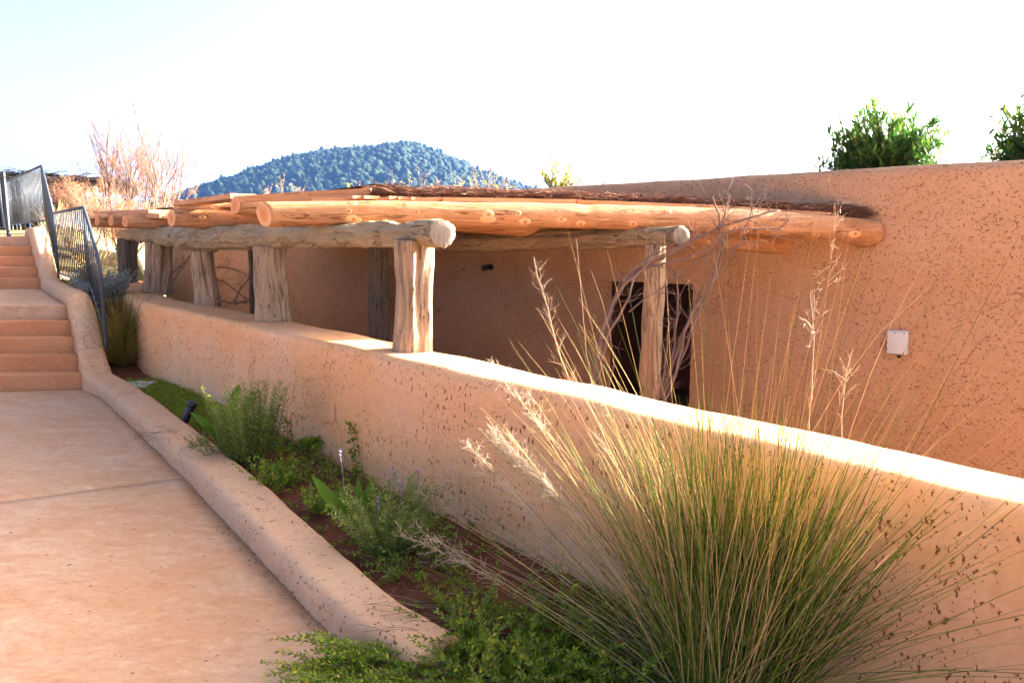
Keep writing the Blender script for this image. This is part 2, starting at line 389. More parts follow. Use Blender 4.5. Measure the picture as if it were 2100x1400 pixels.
# ================================================================== SETTING
WALL = [(5.2,-2.6,0), (3.15,.05,0), (1.52,2.08,0), (.88,2.85,0), (.262,3.575,0), (-.53,4.45,0), (-2.05,6.22,0), (-3.3,7.6,0), (-4.45,8.8,0), (-5.25,10.0,0), (-6.05,11.4,0), (-6.85,12.8,0), (-7.1,13.3,0)]
wall_path = catmull(WALL, .05)
def wall_x(Y):
    """front face of the wall at depth Y"""
    for a, b in zip(wall_path, wall_path[1:]):
        if a.y <= Y <= b.y: return a.x+(b.x-a.x)*(Y-a.y)/(b.y-a.y)
    return wall_path[-1].x
COURT = -.90
SLOPE = -.745
def stair_x(Y): return -4.82+SLOPE*(Y-8.08)

# ground sheets: the low ground to the horizon and the raised ground on the path side
g = MB(); g.add([(-3800,-3800,COURT-.06), (3800,-3800,COURT-.06), (3800,3800,COURT-.06), (-3800,3800,COURT-.06)], [(0,1,2,3)])
tag(obj('ground', g, M['ground'], smoothf=False), kind='structure')
g = MB()
up = [(-150,-150), (60,-120), (5.45,-2.85), (3.4,.2), (1.7,2.3), (-.4,4.6), (-2,6.5), (-4.3,8.95), (-5.1,10.2), (-6.7,13), (-7,13.4), (-10,18), (-60,80), (-150,60)]
nv = len(up); g.add([(x,y,-.05) for x,y in up]+[(x,y,COURT-.2) for x,y in up], [tuple(range(nv))]+[(i,i+nv,(i+1)%nv+nv,(i+1)%nv) for i in range(nv)])
tag(obj('raised_ground', g, M['ground'], smoothf=False), kind='structure')
g = MB(); g.add([(8,-2,COURT), (12,4,COURT), (-8,24,COURT), (-12,20,COURT), (-6.6,13.1,COURT), (-4.3,9,COURT), (-.3,4.7,COURT), (3.4,.3,COURT)], [tuple(range(8))])
tag(obj('courtyard_floor', g, M['floor'], smoothf=False), kind='structure')

# concrete path: slabs with open joints
path_root = empty('path', (-3, 4, 0)); tag(path_root, kind='structure')
KOUT = [(-.30,2.35), (-.722,2.885), (-1.305,3.639), (-2.006,4.585), (-3.081,5.986), (-4.255,7.482), (-4.80,8.10)]
kout = catmull([(x,y,0) for x,y in KOUT], .08)
def kx(Y): return lerp_tab([(p.y, p.x) for p in kout], Y)
def joint_y(x, k):      # the joints run slightly skewed
    return {0: -6., 1: -1.9, 2: 1.35}.get(k, 0)+.0*x if k < 3 else (6.14+.497*x if k == 3 else 8.06+.12*(x+4.82))
def slab(k):
    mb = MB(); nx, ny = 26, 40; G = .0025
    for j in range(ny+1):
        tj = j/ny
        # right boundary first: solve y on the kerb line
        yr = None
        def edge(kk):
            y = 4.
            for _ in range(30): y = .5*y+.5*joint_y(xr(y), kk)
            return y
        def xr(y): return kx(max(y, 2.35))+.03 if y > 2.35 else -.30+(2.35-y)*.80
        ya, yb = edge(k)+G, edge(k+1)-G
        y_r = ya+(yb-ya)*tj; x_r = xr(y_r)
        for i in range(nx+1):
            x = x_r-(i/nx)**1.3*(9.0)
            y = (joint_y(x, k)+G)*(1-tj)+(joint_y(x, k+1)-G)*tj+(y_r-((joint_y(x_r, k)+G)*(1-tj)+(joint_y(x_r, k+1)-G)*tj))
            mb.v.append(Vector((x, y, .0025*nz(x*1.3, y*1.3))))
    q = nx+1
    for j in range(ny):
        for i in range(nx): mb.f.append((j*q+i, (j+1)*q+i, (j+1)*q+i+1, j*q+i+1)); mb.m.append(0)
    ring = [i for i in range(q)]+[j*q+nx for j in range(1, ny+1)]+[ny*q+i for i in range(nx-1, -1, -1)]+[j*q for j in range(ny-1, 0, -1)]
    b = len(mb.v); mb.v += [mb.v[i]-Vector((0,0,.045)) for i in ring]
    for a in range(len(ring)):
        c = (a+1) % len(ring); mb.f.append((ring[a], ring[c], b+c, b+a)); mb.m.append(0)
    return obj('slab', mb, M['path'], path_root)
for k in range(4): slab(k)

# planting bed between kerb and wall, climbing to the garden terrace
def bed_z(Y): return lerp_tab([(0, .02), (8.3, .03), (8.9, .10), (10, .45), (11.2, .80), (13, .92)], Y)
mb = MB(); ny, nx = 150, 12
for j in range(ny+1):
    Y = -1.+14.3*(j/ny)
    xl = (kx(Y)+.10 if Y < 8.05 else stair_x(Y)+.1) if Y > 2.35 else -.55+(2.35-Y)*.80
    xr_ = wall_x(Y)+.10 if Y > .1 else 3.15+(.05-Y)*.78
    for i in range(nx+1):
        t = i/nx; x = xl+(xr_-xl)*t
        z = bed_z(Y)+.018*fr(x*5, Y*5)+(.03*math.sin(math.pi*t))-.02-(.05 if i == 0 and Y < 2.7 else 0)
        mb.v.append(Vector((x, Y, z)))
for j in range(ny):
    for i in range(nx): mb.f.append((j*(nx+1)+i, j*(nx+1)+i+1, (j+1)*(nx+1)+i+1, (j+1)*(nx+1)+i)); mb.m.append(0)
tag(obj('planting_bed', mb, M['soil']), kind='structure')

# garden terrace behind the stairs
mb = MB(); n = 60
for j in range(n+1):
    for i in range(n+1):
        x = -40+37*i/n; y = 12.8+30*(j/n)**1.4
        z = lerp_tab([(-40, 1.7), (-12, 1.68), (-9.6, 1.60), (-8.3, 1.15), (-6.8, .96), (-3, .9)], x+.55*(y-13)*(.6))+.07*fr(x*.6, y*.6)+.02*(y-13)
        if x > -7.0-.43*(y-13.2): z = -1.2
        mb.v.append(Vector((x, y, z)))
for j in range(n):
    for i in range(n): mb.f.append((j*(n+1)+i, j*(n+1)+i+1, (j+1)*(n+1)+i+1, (j+1)*(n+1)+i)); mb.m.append(0)
tag(obj('garden_terrace', mb, M['turf']), kind='structure')

# stairs
st = empty('stairs', (-6, 9, 0)); tag(st, kind='structure')
def step(y0, y1, z0, z1):
    mb = MB(); b = .012; xl = -13.
    xa, xb = stair_x(y0)+.06, stair_x(y1)+.06
    def yy(x, y, xr): return y+.12*(x-xr)
    N = 40; prof = lambda x: [(yy(x, y0, xa), z0-.12), (yy(x, y0, xa), z1-b), (yy(x, y0+b*.35, xa), z1-b*.3), (yy(x, y0+b, xa), z1), (yy(x, y1+.02, xb), z1)]
    for i in range(N+1):
        t = i/N
        for k_, (y, z) in enumerate(prof(0)):
            x = (xa if k_ < 4 else xb)*(1-t)+xl*t
            Y = prof(x)[k_][0]; w_ = .004*fr(x*3, Y*3, z*3)
            mb.v.append(Vector((x, Y+w_, z+w_*.6)))
    for i in range(N):
        for k_ in range(4): mb.f.append((i*5+k_, i*5+k_+1, (i+1)*5+k_+1, (i+1)*5+k_)); mb.m.append(0)
    # right flank
    mb.f.append((4, 3, 2, 1, 0)); mb.m.append(0)
    o = obj('step' if y1-y0 < 1 else 'landing', mb, M['step'] if y1-y0 < 1 else M['path'], st)
ys = [8.06, 8.32, 8.58, 8.84, 9.09]; H = .17
for i in range(4): step(ys[i], ys[i+1], H*i, H*(i+1))
step(9.09, 11.98, H*4, H*5)
ys = [11.98, 12.26, 12.54, 12.82, 13.10]
for i in range(4): step(ys[i], ys[i+1], H*(5+i), H*(6+i))
step(13.10, 17.5, H*9, H*10)

# ================================================================== WALLS
mb = MB()
def wprof(i, t):
    y = wall_path[i].y; th = lerp_tab([(0, .33), (2.5, .335), (4, .355), (5.6, .42), (8, .46), (11, .44), (13.5, .40)], y)
    return round_prof(-.03, th, -.15, .90+.008*math.sin(y*1.7), .035, .04, 7, .10, .055)
sweep(mb, wall_path, lambda i, t: resample(wprof(i, t), 44), .007, 2.0)
# inner face down to the court
bw = [p+Vector((0,0,0)) for p in wall_path]
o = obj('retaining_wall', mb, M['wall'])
tag(o, 'long low terracotta plaster wall carrying the pergola posts', 'wall')
mb = MB()
sweep(mb, [p for p in wall_path if p.y > -2], lambda i, t: [(.10, COURT-.05), (.10, -.12), (.28, -.12), (.28, COURT-.05)], .004, 2.)
wf = obj('foundation', mb, M['wall'], o)

# kerb along the path, climbing beside the stairs
KC = [(-.52,2.62), (-.60,2.78), (-1.10,3.44), (-1.86,4.46), (-2.93,5.86), (-4.08,7.32), (-4.66,8.06)]
KC = [(-.38,2.55), (-.722,2.885), (-1.305,3.639), (-2.006,4.585), (-3.081,5.986), (-4.255,7.482), (-4.80,8.05), (-5.55,9.09), (-6.6,10.49), (-7.71,11.98), (-8.55,13.1), (-9.2,13.98)]
kp = catmull([(x, y, 0) for x, y in KC], .05)
def kerb_top(y): return lerp_tab([(2.3, .10), (2.6, .125), (7.6, .13), (8.0, .18), (9.1, .98), (9.3, 1.0), (11.7, 1.0), (12.0, 1.1), (13.1, 1.86), (14.5, 1.88)], y)
mb = MB()
def kprof(i, t):
    y = kp[i].y; h = kerb_top(y)*smooth(-.6, .10, (y-2.55)) if y < 2.7 else kerb_top(y); wd = lerp_tab([(2.5, .25), (4, .31), (7.5, .31), (9, .27), (14, .25)], y)
    r = min(.075, h*.6); return round_prof(0, wd, -.06 if y < 8 else max(-.06, h-1.1), h, r, r*.8, 6, .12, .02)
sweep(mb, kp, lambda i, t: resample(kprof(i, t), 34), .008, 2.4)
tag(obj('kerb', mb, M['kerb']), 'rounded pinkish plaster kerb between the path and the planted bed, rising beside the stairs', 'kerb')

# ================================================================== HOUSE
HO = Vector((3.6, 7.3, 0)); HE = Vector((-.736, .677, 0)).normalized(); HN = Vector((-HE.y, HE.x, 0)); HN = HN if HN.y < 0 else -HN
def hp(u, z, d=0.): return HO+HE*u+HN*d+Vector((0, 0, z))
house = empty('house', tuple(hp(4, COURT))); tag(house, 'terracotta plaster house with a planted roof behind the pergola', 'house')
TOP = 2.45; U0, U1 = -5., 17.
doors = [(1.98, 3.38, 1.13), (6.85, 7.77, 1.19)]
mb = MB()
us = sorted(set([round(U0+.2*i, 3) for i in range(int((U1-U0)/.2)+1)]+[q for d in doors for q in d[:2]]))
zs = sorted(set([COURT-.06, -.6, -.3, 0, .3, .6, .9, 1.13, 1.19]+[1.3+.12*i for i in range(9)]))
idx = {}
def hv(i, j, d=0.):
    key = (i, j)
    if key not in idx:
        u, z = us[i], zs[j]; a = .018*fr(u*.9, z*.9, 3.)+.006*fr(u*4, z*4, 9.)
        idx[key] = len(mb.v); mb.v.append(hp(u, z, a))
    return idx[key]
for i in range(len(us)-1):
    for j in range(len(zs)-1):
        uc, zc = (us[i]+us[i+1])/2, (zs[j]+zs[j+1])/2
        if any(a < uc < b and zc < h for a, b, h in doors): continue
        mb.f.append((hv(i, j), hv(i, j+1), hv(i+1, j+1), hv(i+1, j))); mb.m.append(0)
# rounded parapet and its back
jt = len(zs)-1; prev = [hv(i, jt) for i in range(len(us))]; z0 = zs[-1]
for k_, (d, z) in enumerate([(-.012, .045), (-.04, .08), (-.08, .10), (-.16, .105), (-.24, .10), (-.285, .08), (-.30, .04), (-.30, -.25)]):
    cur = []
    for i in range(len(us)):
        cur.append(len(mb.v)); a = .012*fr(us[i]*1.2, z, 5.); mb.v.append(hp(us[i], z0+z+a, d))
    for i in range(len(us)-1): mb.f.append((prev[i], cur[i], cur[i+1], prev[i+1])); mb.m.append(0)
    prev = cur
# reveals
for a, b, h in doors:
    for (p, q, r_, s_) in [((a, COURT-.06), (a, h), 0, 0), ((a, h), (b, h), 0, 0), ((b, h), (b, COURT-.06), 0, 0)]:
        mb.add([hp(p[0], p[1], .005), hp(q[0], q[1], .005), hp(q[0], q[1], -.34), hp(p[0], p[1], -.34)], [(0, 1, 2, 3)])
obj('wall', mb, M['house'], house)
mb = MB()      # the other sides
for (ua, da, ub, db) in [(U0, 0, U0, -7), (U0, -7, U1, -7), (U1, -7, U1, 0)]:
    mb.add([hp(ua, COURT-.06, da), hp(ub, COURT-.06, db), hp(ub, TOP-.05, db), hp(ua, TOP-.05, da)], [(0, 1, 2, 3)])
obj('wall', mb, M['house'], house, smoothf=False)
mb = MB(); nu = 40
for i in range(nu+1):
    for j in range(13):
        u = U0+(U1-U0)*i/nu; d = -.30-6.7*j/12; mb.v.append(hp(u, 2.32+.05*fr(u, d), d))
for i in range(nu):
    for j in range(12): mb.f.append((i*13+j, i*13+j+1, (i+1)*13+j+1, (i+1)*13+j)); mb.m.append(0)
obj('roof', mb, M['turf'], house)
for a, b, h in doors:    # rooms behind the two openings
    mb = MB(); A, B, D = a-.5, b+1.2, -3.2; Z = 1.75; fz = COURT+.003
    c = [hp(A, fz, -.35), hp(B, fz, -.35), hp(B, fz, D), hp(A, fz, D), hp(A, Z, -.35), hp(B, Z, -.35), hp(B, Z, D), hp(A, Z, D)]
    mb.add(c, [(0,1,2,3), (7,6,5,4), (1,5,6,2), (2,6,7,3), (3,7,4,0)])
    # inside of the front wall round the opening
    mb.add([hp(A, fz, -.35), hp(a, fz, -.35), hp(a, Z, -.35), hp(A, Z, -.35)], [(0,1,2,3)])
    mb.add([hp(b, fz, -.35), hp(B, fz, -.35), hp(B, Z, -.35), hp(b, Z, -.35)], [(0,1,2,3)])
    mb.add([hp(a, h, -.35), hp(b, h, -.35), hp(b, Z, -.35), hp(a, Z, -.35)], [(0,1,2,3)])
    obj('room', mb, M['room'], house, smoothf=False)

# ================================================================== PERGOLA
perg = empty('log_pergola', (-.7, 5.0, .9))
tag(perg, 'rustic pergola of gnarled posts and peeled log rafters with brushwood roof', 'pergola')
def frame(p0, p1):
    x = (p1-p0).normalized(); y = Vector((0, 0, 1)).cross(x); y = y.normalized() if y.length > .01 else Vector((0, 1, 0)); z = x.cross(y)
    F = Matrix((x, y, z)).transposed().to_4x4(); F.translation = p0; return F
def log(name, pts, rad, mat, endmat, parent, amp=.01, ns=3., seg=.05, nr=28, knots=0, lob=0., dents=0, ends=(0, 0), skew=0.):
    P = catmull(pts, seg); k = len(P); F = frame(P[0], P[-1]); Fi = F.inverted(); seed = U(0, 99)
    L = [0]
    for a, b in zip(P, P[1:]): L.append(L[-1]+(b-a).length)
    kr = [(i/(len(rad)-1), r) for i, r in enumerate(rad)]
    bumps = [(U(.16, L[-1]-.1), U(0, 6.28), U(.03, .075), U(.012, .03)*random.choice((1, 1, -1))) for _ in range(dents)]
    mb = MB(); ring0 = None; mp = (P[0]+P[-1])/2
    for i in range(k):
        t = (P[min(i+1, k-1)]-P[max(i-1, 0)]).normalized(); a_ = t.cross(Vector((0,0,1))).normalized(); b_ = a_.cross(t)
        r0 = lerp_tab(kr, L[i]/L[-1])
        for j in range(nr):
            th = 2*math.pi*j/nr; d = a_*math.cos(th)+b_*math.sin(th)
            q = P[i]+d*r0
            r = r0*(1+lob*math.sin(3*th+L[i]*1.1+seed))+amp*smooth(-.1, .25, L[i])*fr(L[i]*ns*.6+seed, math.cos(th)*1.6*ns*.4, math.sin(th)*1.6*ns*.4)+amp*.35*fr(L[i]*9+seed, math.cos(th)*4, math.sin(th)*4)
            for (bl, bt, bs, bh) in bumps:
                dl = L[i]-bl
                if abs(dl) < bs*2.5:
                    da = (th-bt+math.pi) % (2*math.pi)-math.pi
                    r += bh*math.exp(-((dl/bs)**2+(da*r0/bs)**2))
            q = Fi @ (P[i]+d*r)
            if skew: q.x -= skew*(q.y-(Fi @ P[i]).y)*max(0, 1-L[i]/.45)
            mb.v.append(q)
    mb.f += [(i*nr+j, (i+1)*nr+j, (i+1)*nr+(j+1) % nr, i*nr+(j+1) % nr) for i in range(k-1) for j in range(nr)]; mb.m += [0]*((k-1)*nr)
    for e, i0 in ((0, 0), (1, k-1)):      # sawn ends, slightly bevelled
        c = sum((mb.v[i0*nr+j] for j in range(nr)), Vector())/nr; out = Vector((-1 if e == 0 else 1, 0, 0))
        prev = [i0*nr+j for j in range(nr)]
        for s_, dx in ((.93, .008), (.5, .010)):
            cur = []
            for j in range(nr): cur.append(len(mb.v)); mb.v.append(c+(mb.v[i0*nr+j]-c)*s_+out*(dx+ends[e]*((mb.v[i0*nr+j]-c).z*s_)))
            for j in range(nr):
                q = (prev[j], prev[(j+1) % nr], cur[(j+1) % nr], cur[j]); mb.f.append(q if e == 0 else q[::-1]); mb.m.append(1 if s_ < .9 else 0)
            prev = cur
        mb.f.append(tuple(prev) if e == 0 else tuple(prev[::-1])); mb.m.append(1)
    o = obj(name, mb, [mat, endmat], parent, M=F)
    for _ in range(knots):                # flat knots shown where branches were cut
        s_ = U(.04, .96)*L[-1]; i = min(range(k), key=lambda q: abs(L[q]-s_)); th = U(-.95, .75) % (2*math.pi) if random.random() < .85 else U(0, 6.28)
        t = (P[min(i+1, k-1)]-P[max(i-1, 0)]).normalized(); a_ = t.cross(Vector((0,0,1))).normalized(); b_ = a_.cross(t)
        d = a_*math.cos(th)+b_*math.sin(th); j = int(th/(2*math.pi)*nr) % nr
        c = F @ mb.v[i*nr+j]; y = d.cross(t)
        K = MB(); R_ = U(.020, .048); el = U(1.1, 1.9); rr = lerp_tab(kr, s_/L[-1])
        vs = [Vector((0, 0, .003))]; fs = []
        for q, (fr_, h) in enumerate([(.3, .004), (.65, .003), (.92, .001), (1.12, -.010)]):
            for a in range(14):
                an = 2*math.pi*a/14; x_, y_ = R_*fr_*el*math.cos(an), R_*fr_*math.sin(an); vs.append(Vector((x_, y_, h-(rr-math.sqrt(max(0, rr*rr-y_*y_))))))
        fs += [(0, 1+a, 1+(a+1) % 14) for a in range(14)]
        for q in range(3): fs += [(1+q*14+a, 1+(q+1)*14+a, 1+(q+1)*14+(a+1) % 14, 1+q*14+(a+1) % 14) for a in range(14)]
        K.add(vs, fs); KF = Matrix((t, y, d)).transposed().to_4x4(); KF.translation = c
        if KF.to_3x3().determinant() < 0: KF = Matrix((t, -y, d)).transposed().to_4x4(); KF.translation = c
        obj('knot', K, M['knot'], o, M=KF)
    return o
def post(base, top, lobes, mat, parent, twist=.25, nr=110, taper=.9, amp=.012, flare=.12, dents=6, wander=.25):
    """trunk whose section is a union of round lobes; grain runs along the local X axis"""
    base, top = Vector(base), Vector(top); h = (top-base).length; F = frame(base, top)
    # local axes: X up the post
    y = Vector((1, 0, 0)); x = (top-base).normalized(); z = x.cross(y).normalized(); y = z.cross(x)
    F = Matrix((x, y, z)).transposed().to_4x4(); F.translation = base
    mb = MB(); k = max(12, int(h/.03)); seed = U(0, 99)
    grooves = [(U(0, 6.28), U(.05, .13), U(.012, .035), U(0, .5), U(.5, 1.)) for _ in range(12)]
    holes = [(U(.1, .9)*h, U(0, 6.28), U(.04, .12), U(.012, .04)) for _ in range(dents)]
    for i in range(k+1):
        t = i/k; sc_ = (1+flare*(1-t)**3)*(1-(1-taper)*t); tw = twist*t
        ls = []
        for n_, (cx, cy, r) in enumerate(lobes):
            w1 = wander*r*nz(t*2.2*h+seed+n_*7.3, n_*3.1); w2 = wander*r*nz(t*2.2*h+seed+n_*5.7, 9+n_)
            a = tw; X, Y = cx+w1, cy+w2; ls.append(((X*math.cos(a)-Y*math.sin(a))*sc_, (X*math.sin(a)+Y*math.cos(a))*sc_, r*sc_*(1+.12*nz(t*3*h+seed, n_*2.))))
        for j in range(nr):
            th = 2*math.pi*j/nr; ux, uy = math.cos(th), math.sin(th); best = .02
            for (cx, cy, r) in ls:
                bq = cx*ux+cy*uy; disc = bq*bq-(cx*cx+cy*cy-r*r)
                if disc > 0: best = max(best, bq+math.sqrt(disc))
            r = best+amp*fr(t*h*1.5+seed, ux*2.2, uy*2.2)+amp*.3*fr(t*h*4+seed, ux*9, uy*9)
            for (ga, gw, gd, g0, g1) in grooves:
                da = (th-ga-.5*nz(t*h*1.6+seed, ga)-tw+math.pi) % (2*math.pi)-math.pi
                r -= gd*math.exp(-(da/gw)**2)*smooth(g0-.2, g0+.1, t)*(1-smooth(g1-.1, g1+.25, t))
            for (hz, ha, hs, hd) in holes:
                da = (th-ha+math.pi) % (2*math.pi)-math.pi; e = ((t*h-hz)/(hs*2.2))**2+(da*best/(hs*.45))**2
                if e < 9: r -= hd*math.exp(-e)
            mb.v.append(Vector((t*h, ux*r, uy*r)))
    mb.f += [(i*nr+j, i*nr+(j+1) % nr, (i+1)*nr+(j+1) % nr, (i+1)*nr+j) for i in range(k) for j in range(nr)]
    mb.f += [tuple(range(nr-1, -1, -1)), tuple(k*nr+j for j in range(nr))]; mb.m += [0]*len(mb.f)
    return obj('post', mb, mat, parent, M=F)
# front posts standing on the wall
WT = .885
post((-.69,5.02,WT), (-.66,5.02,1.66), [(-.025,-.02,.108), (.038,-.005,.098), (.088,-.03,.045), (-.05,.06,.07)], M['post'], perg, .12, taper=.97, flare=.06, dents=5, wander=.12)
post((-2.26,6.90,WT), (-2.27,6.90,1.60), [(-.095,-.02,.062), (-.01,-.05,.075), (.055,-.02,.082), (.115,.0,.045), (.02,.06,.08)], M['post'], perg, .15, taper=.97, flare=.07, dents=4)
post((-3.53,8.45,WT), (-3.56,8.45,1.53), [(0,0,.135), (.03,-.03,.118)], M['post'], perg, .1, taper=.92, flare=.05, dents=2, wander=.1)
post((-5.08,10.45,WT), (-5.0,10.45,1.60), [(-.10,-.02,.075), (.01,-.05,.085), (.10,.02,.085)], M['post'], perg, .25, taper=.98)
post((-6.62,12.62,WT), (-6.58,12.62,1.66), [(-.03,-.02,.12), (.07,.02,.09), (-.09,.04,.06)], M['postgrey'], perg, .3, taper=1.0, flare=.05)
# rear posts rising from the court
bp = [(at(1342,520,6.4), 1.62, [(0,0,.095), (.035,.0,.075), (-.03,.02,.07)], M['post'], .10), (at(775,520,9.4), 1.58, [(-.02,0,.11), (.06,.02,.09), (-.08,.02,.06)], M['postgrey'], .25), (at(524,520,11.8), 1.58, [(-.03,0,.10), (.06,.02,.07)], M['postgrey'], .5), (at(316,520,14.2), 1.6, [(0,0,.12), (.07,.02,.07)], M['postgrey'], .3)]
for p, zt, lb, mt, tw in bp:
    post((p.x-.02, p.y, COURT), (p.x, p.y, zt), lb, mt, perg, tw, taper=.85, flare=.1, dents=9)
# two long gnarled beams
log('beam', [at(907,480,4.70), at(880,479,4.90), at(745,482,5.65), Vector((-2.25,6.88,1.69)), Vector((-3.55,8.45,1.665)), Vector((-5.0,10.45,1.70)), Vector((-6.6,12.62,1.735)), Vector((-6.9,13.05,1.735))],
    [.088, .084, .088, .093, .105, .115, .12, .125, .135, .135, .125, .115, .105, .095, .09, .085], M['beam'], M['endgrey'], perg, .026, 3.4, .045, 40, 0, .03, 70)
log('beam', [at(1396,483,6.12), at(1345,487,6.42), at(1150,492,7.2), at(920,500,8.38), Vector((-1.72,9.4,1.655)), Vector((-4.15,11.8,1.66)), Vector((-6.95,14.2,1.69))],
    [.082, .085, .095, .105, .105, .11, .11, .11, .10, .09], M['beamdark'], M['endgrey'], perg, .02, 3.4, .05, 32, 0, .02, 60)
# peeled rafters: sawn ends past the front beam, butts at the house
R1 = [at(543,440,5.8), at(760,437,6.02), at(890,440,6.16), at(1150,443,6.45), at(1390,450,6.75), at(1600,460,7.0), at(1792,478,7.28)]
log('rafter', R1, [.098, .10, .103, .106, .11, .113, .118, .124, .128], M['rafter'], M['end'], perg, .006, 2.2, .03, 48, 17, .012, 8, (.12, 0), skew=.62)
def rafter(px, py, Y, qx, qy, Y2, r0=.09, r1=.11, kn=6):
    a, b = at(px, py, Y), at(qx, qy, Y2)
    log('rafter', [a, a.lerp(b, .3)+Vector((0, 0, U(-.02, .02))), a.lerp(b, .65)+Vector((0, 0, U(-.02, .02))), b], [r0, r0*1.03, r1*.97, r1], M['rafter'], M['end'], perg, .007, 2.2, .05, 34, kn, .012, 5, (U(-.1, .1), 0), skew=.72)
rafter(484, 421, 7.0, 1612, 502, 7.95, .088, .11)
rafter(353, 447, 8.2, 1400, 492, 9.1, .10, .11)
rafter(363, 424, 8.85, 1330, 470, 9.7, .082, .10)
rafter(257, 454, 10.0, 1080, 478, 11.1, .082, .10)
rafter(228, 453, 11.0, 960, 478, 12.1, .080, .10)
rafter(200, 453, 11.9, 860, 478, 13.0, .080, .10)
rafter(182, 455, 12.7, 760, 478, 13.9, .085, .10)
# roof deck of sawn boards across the rafters
R1c = catmull(R1, .1); F0, F1 = at(182, 437, 12.7), at(760, 460, 13.9)
nb = 34
for i in range(nb):
    t = .13+.865*i/(nb-1); a = R1c[int(t*(len(R1c)-1))]+Vector((0, .16, .135)); b = F0.lerp(F1, t)
    a = a+(b-a).normalized()*U(.0, .03)
    b.z = max(b.z, 2.0)+.02; d = b-a; c = (a+b)/2; x = d.normalized(); y = Vector((0,0,1)).cross(x).normalized(); z = x.cross(y)
    T = Matrix((x, y, z)).transposed(); mb = MB(); mb.box((0,0,0), (d.length, .15, .024)); F = T.to_4x4(); F.translation = c
    obj('board', mb, M['board'], perg, smoothf=False, M=F)
def plank(a, b, h, th, mat='board', name='board', tip=0.):
    d = b-a; x = d.normalized(); y = Vector((0,0,1)).cross(x).normalized(); z = x.cross(y); mb = MB(); N = 24; L = d.length
    for i in range(N+1):
        t = i/N; hh = h*(1-tip*(1-t)**2)
        wv = .004*nz(t*L*3, a.x)
        for sy, sz in ((-1,-1), (1,-1), (1,1), (-1,1)): mb.v.append(Vector((t*L-L/2, sy*th/2+wv, (sz*hh/2)+.004*nz(t*L*2+sz, 4+a.y))))
    for i in range(N): mb.f += [(i*4+k_, i*4+(k_+1) % 4, (i+1)*4+(k_+1) % 4, (i+1)*4+k_) for k_ in range(4)]
    mb.f += [(3,2,1,0), (N*4, N*4+1, N*4+2, N*4+3)]; mb.m = [0]*len(mb.f)
    F = Matrix((x, y, z)).transposed().to_4x4(); F.translation = (a+b)/2
    return obj(name, mb, M[mat], perg, smoothf=False, M=F)
plank(at(492,408,6.55), at(762,397,6.30), .088, .045, tip=.45, name='fascia_board')
for xa, ya, Ya, xb, yb, Yb in [(640,410,6.20,905,409,6.32), (907,409,6.33,1180,413,6.62), (1182,414,6.62,1450,424,6.92), (1452,424,6.92,1700,440,7.20)]:
    plank(at(xa,ya,Ya), at(xb,yb,Yb), .036, .05, name='fascia_board')
plank(at(352,444,9.75), at(283,441,10.7), .055, .30, name='board'); plank(at(281,441,10.72), at(192,446,12.9), .05, .28, name='board')
plank(at(330,434,9.9), at(212,436,12.4), .045, .30, name='board')
plank(at(500,403,7.3), at(380,418,8.6), .05, .26, name='board')
# brushwood layer along the roof edge
TH = catmull([at(764,393,6.30), at(900,397,6.40), at(1100,402,6.62), at(1300,410,6.85), at(1500,420,7.05), at(1660,430,7.20), at(1770,438,7.30)], .02)
mb = MB()
for _ in range(24000):
    i = random.randrange(len(TH)-1); p = TH[i]+Vector((0, U(-.04, .40), 0)); t = (TH[min(i+2, len(TH)-1)]-TH[max(i-2, 0)]).normalized()
    p.z += random.gauss(0, .021)+.008+.02*nz(p.x*3, 2.)
    sp = 1.0 if random.random() < .25 else .45
    d = (t*random.choice((1, 1, -1))+Vector((0, random.gauss(0, .5)*sp, random.gauss(0, .22)*sp))).normalized()
    L = U(.03, .13); q = p+d*L; m_ = (p+q)/2+Vector((random.gauss(0, .008), random.gauss(0, .008), random.gauss(0, .008)))
    mb.tube([p, m_, q], [U(.0018, .0034), .0024, .0008], 3, cap=False)
for _ in range(220):     # stray twigs hanging from the edge
    i = random.randrange(len(TH)); p = TH[i]+Vector((0, -.04, U(-.02, .02))); d = Vector((U(-.6, .9), U(-.5, -.1), U(-1.0, .1))).normalized(); L = U(.05, .16)
    mb.tube([p, p+d*L*.5+Vector((U(-.01,.01), 0, 0)), p+d*L], [.0018, .0014, .0006], 3, cap=False)
for _ in range(260):     # bundle sticking out at the right end
    p = at(U(1640, 1770), 438+U(-8, 5), 7.25)+Vector((0, U(-.03, .1), 0)); p.z += 0; d = Vector((1, U(-.12, .12), U(-.08, .22))).normalized(); L = U(.12, .26)
    p.z = at(1720, 436, 7.25).z-(p.x-3.25)*.14+U(-.03, .03); mb.tube([p, p+d*L], [.003, .0009], 3, cap=False)
tag(obj('brushwood', mb, M['thatch'], perg), kind='stuff')
mb = MB()                # earth bed on the pergola roof behind the brushwood
for i in range(25):
    t = i/24; a = TH[int(t*(len(TH)-1))]
    for j in range(9):
        s_ = j/8; b = F0.lerp(F1, .13+.87*t); q = Vector((a.x, a.y+.12, a.z)).lerp(b+Vector((0,0,.10)), s_); q.z = 2.115+.03*fr(q.x*2, q.y*2)-(.13*t if j < 4 else .1*t); mb.v.append(q)
for i in range(24):
    for j in range(8): mb.f.append((i*9+j, i*9+j+1, (i+1)*9+j+1, (i+1)*9+j)); mb.m.append(0)
obj('roof_soil', mb, M['soil'], perg)

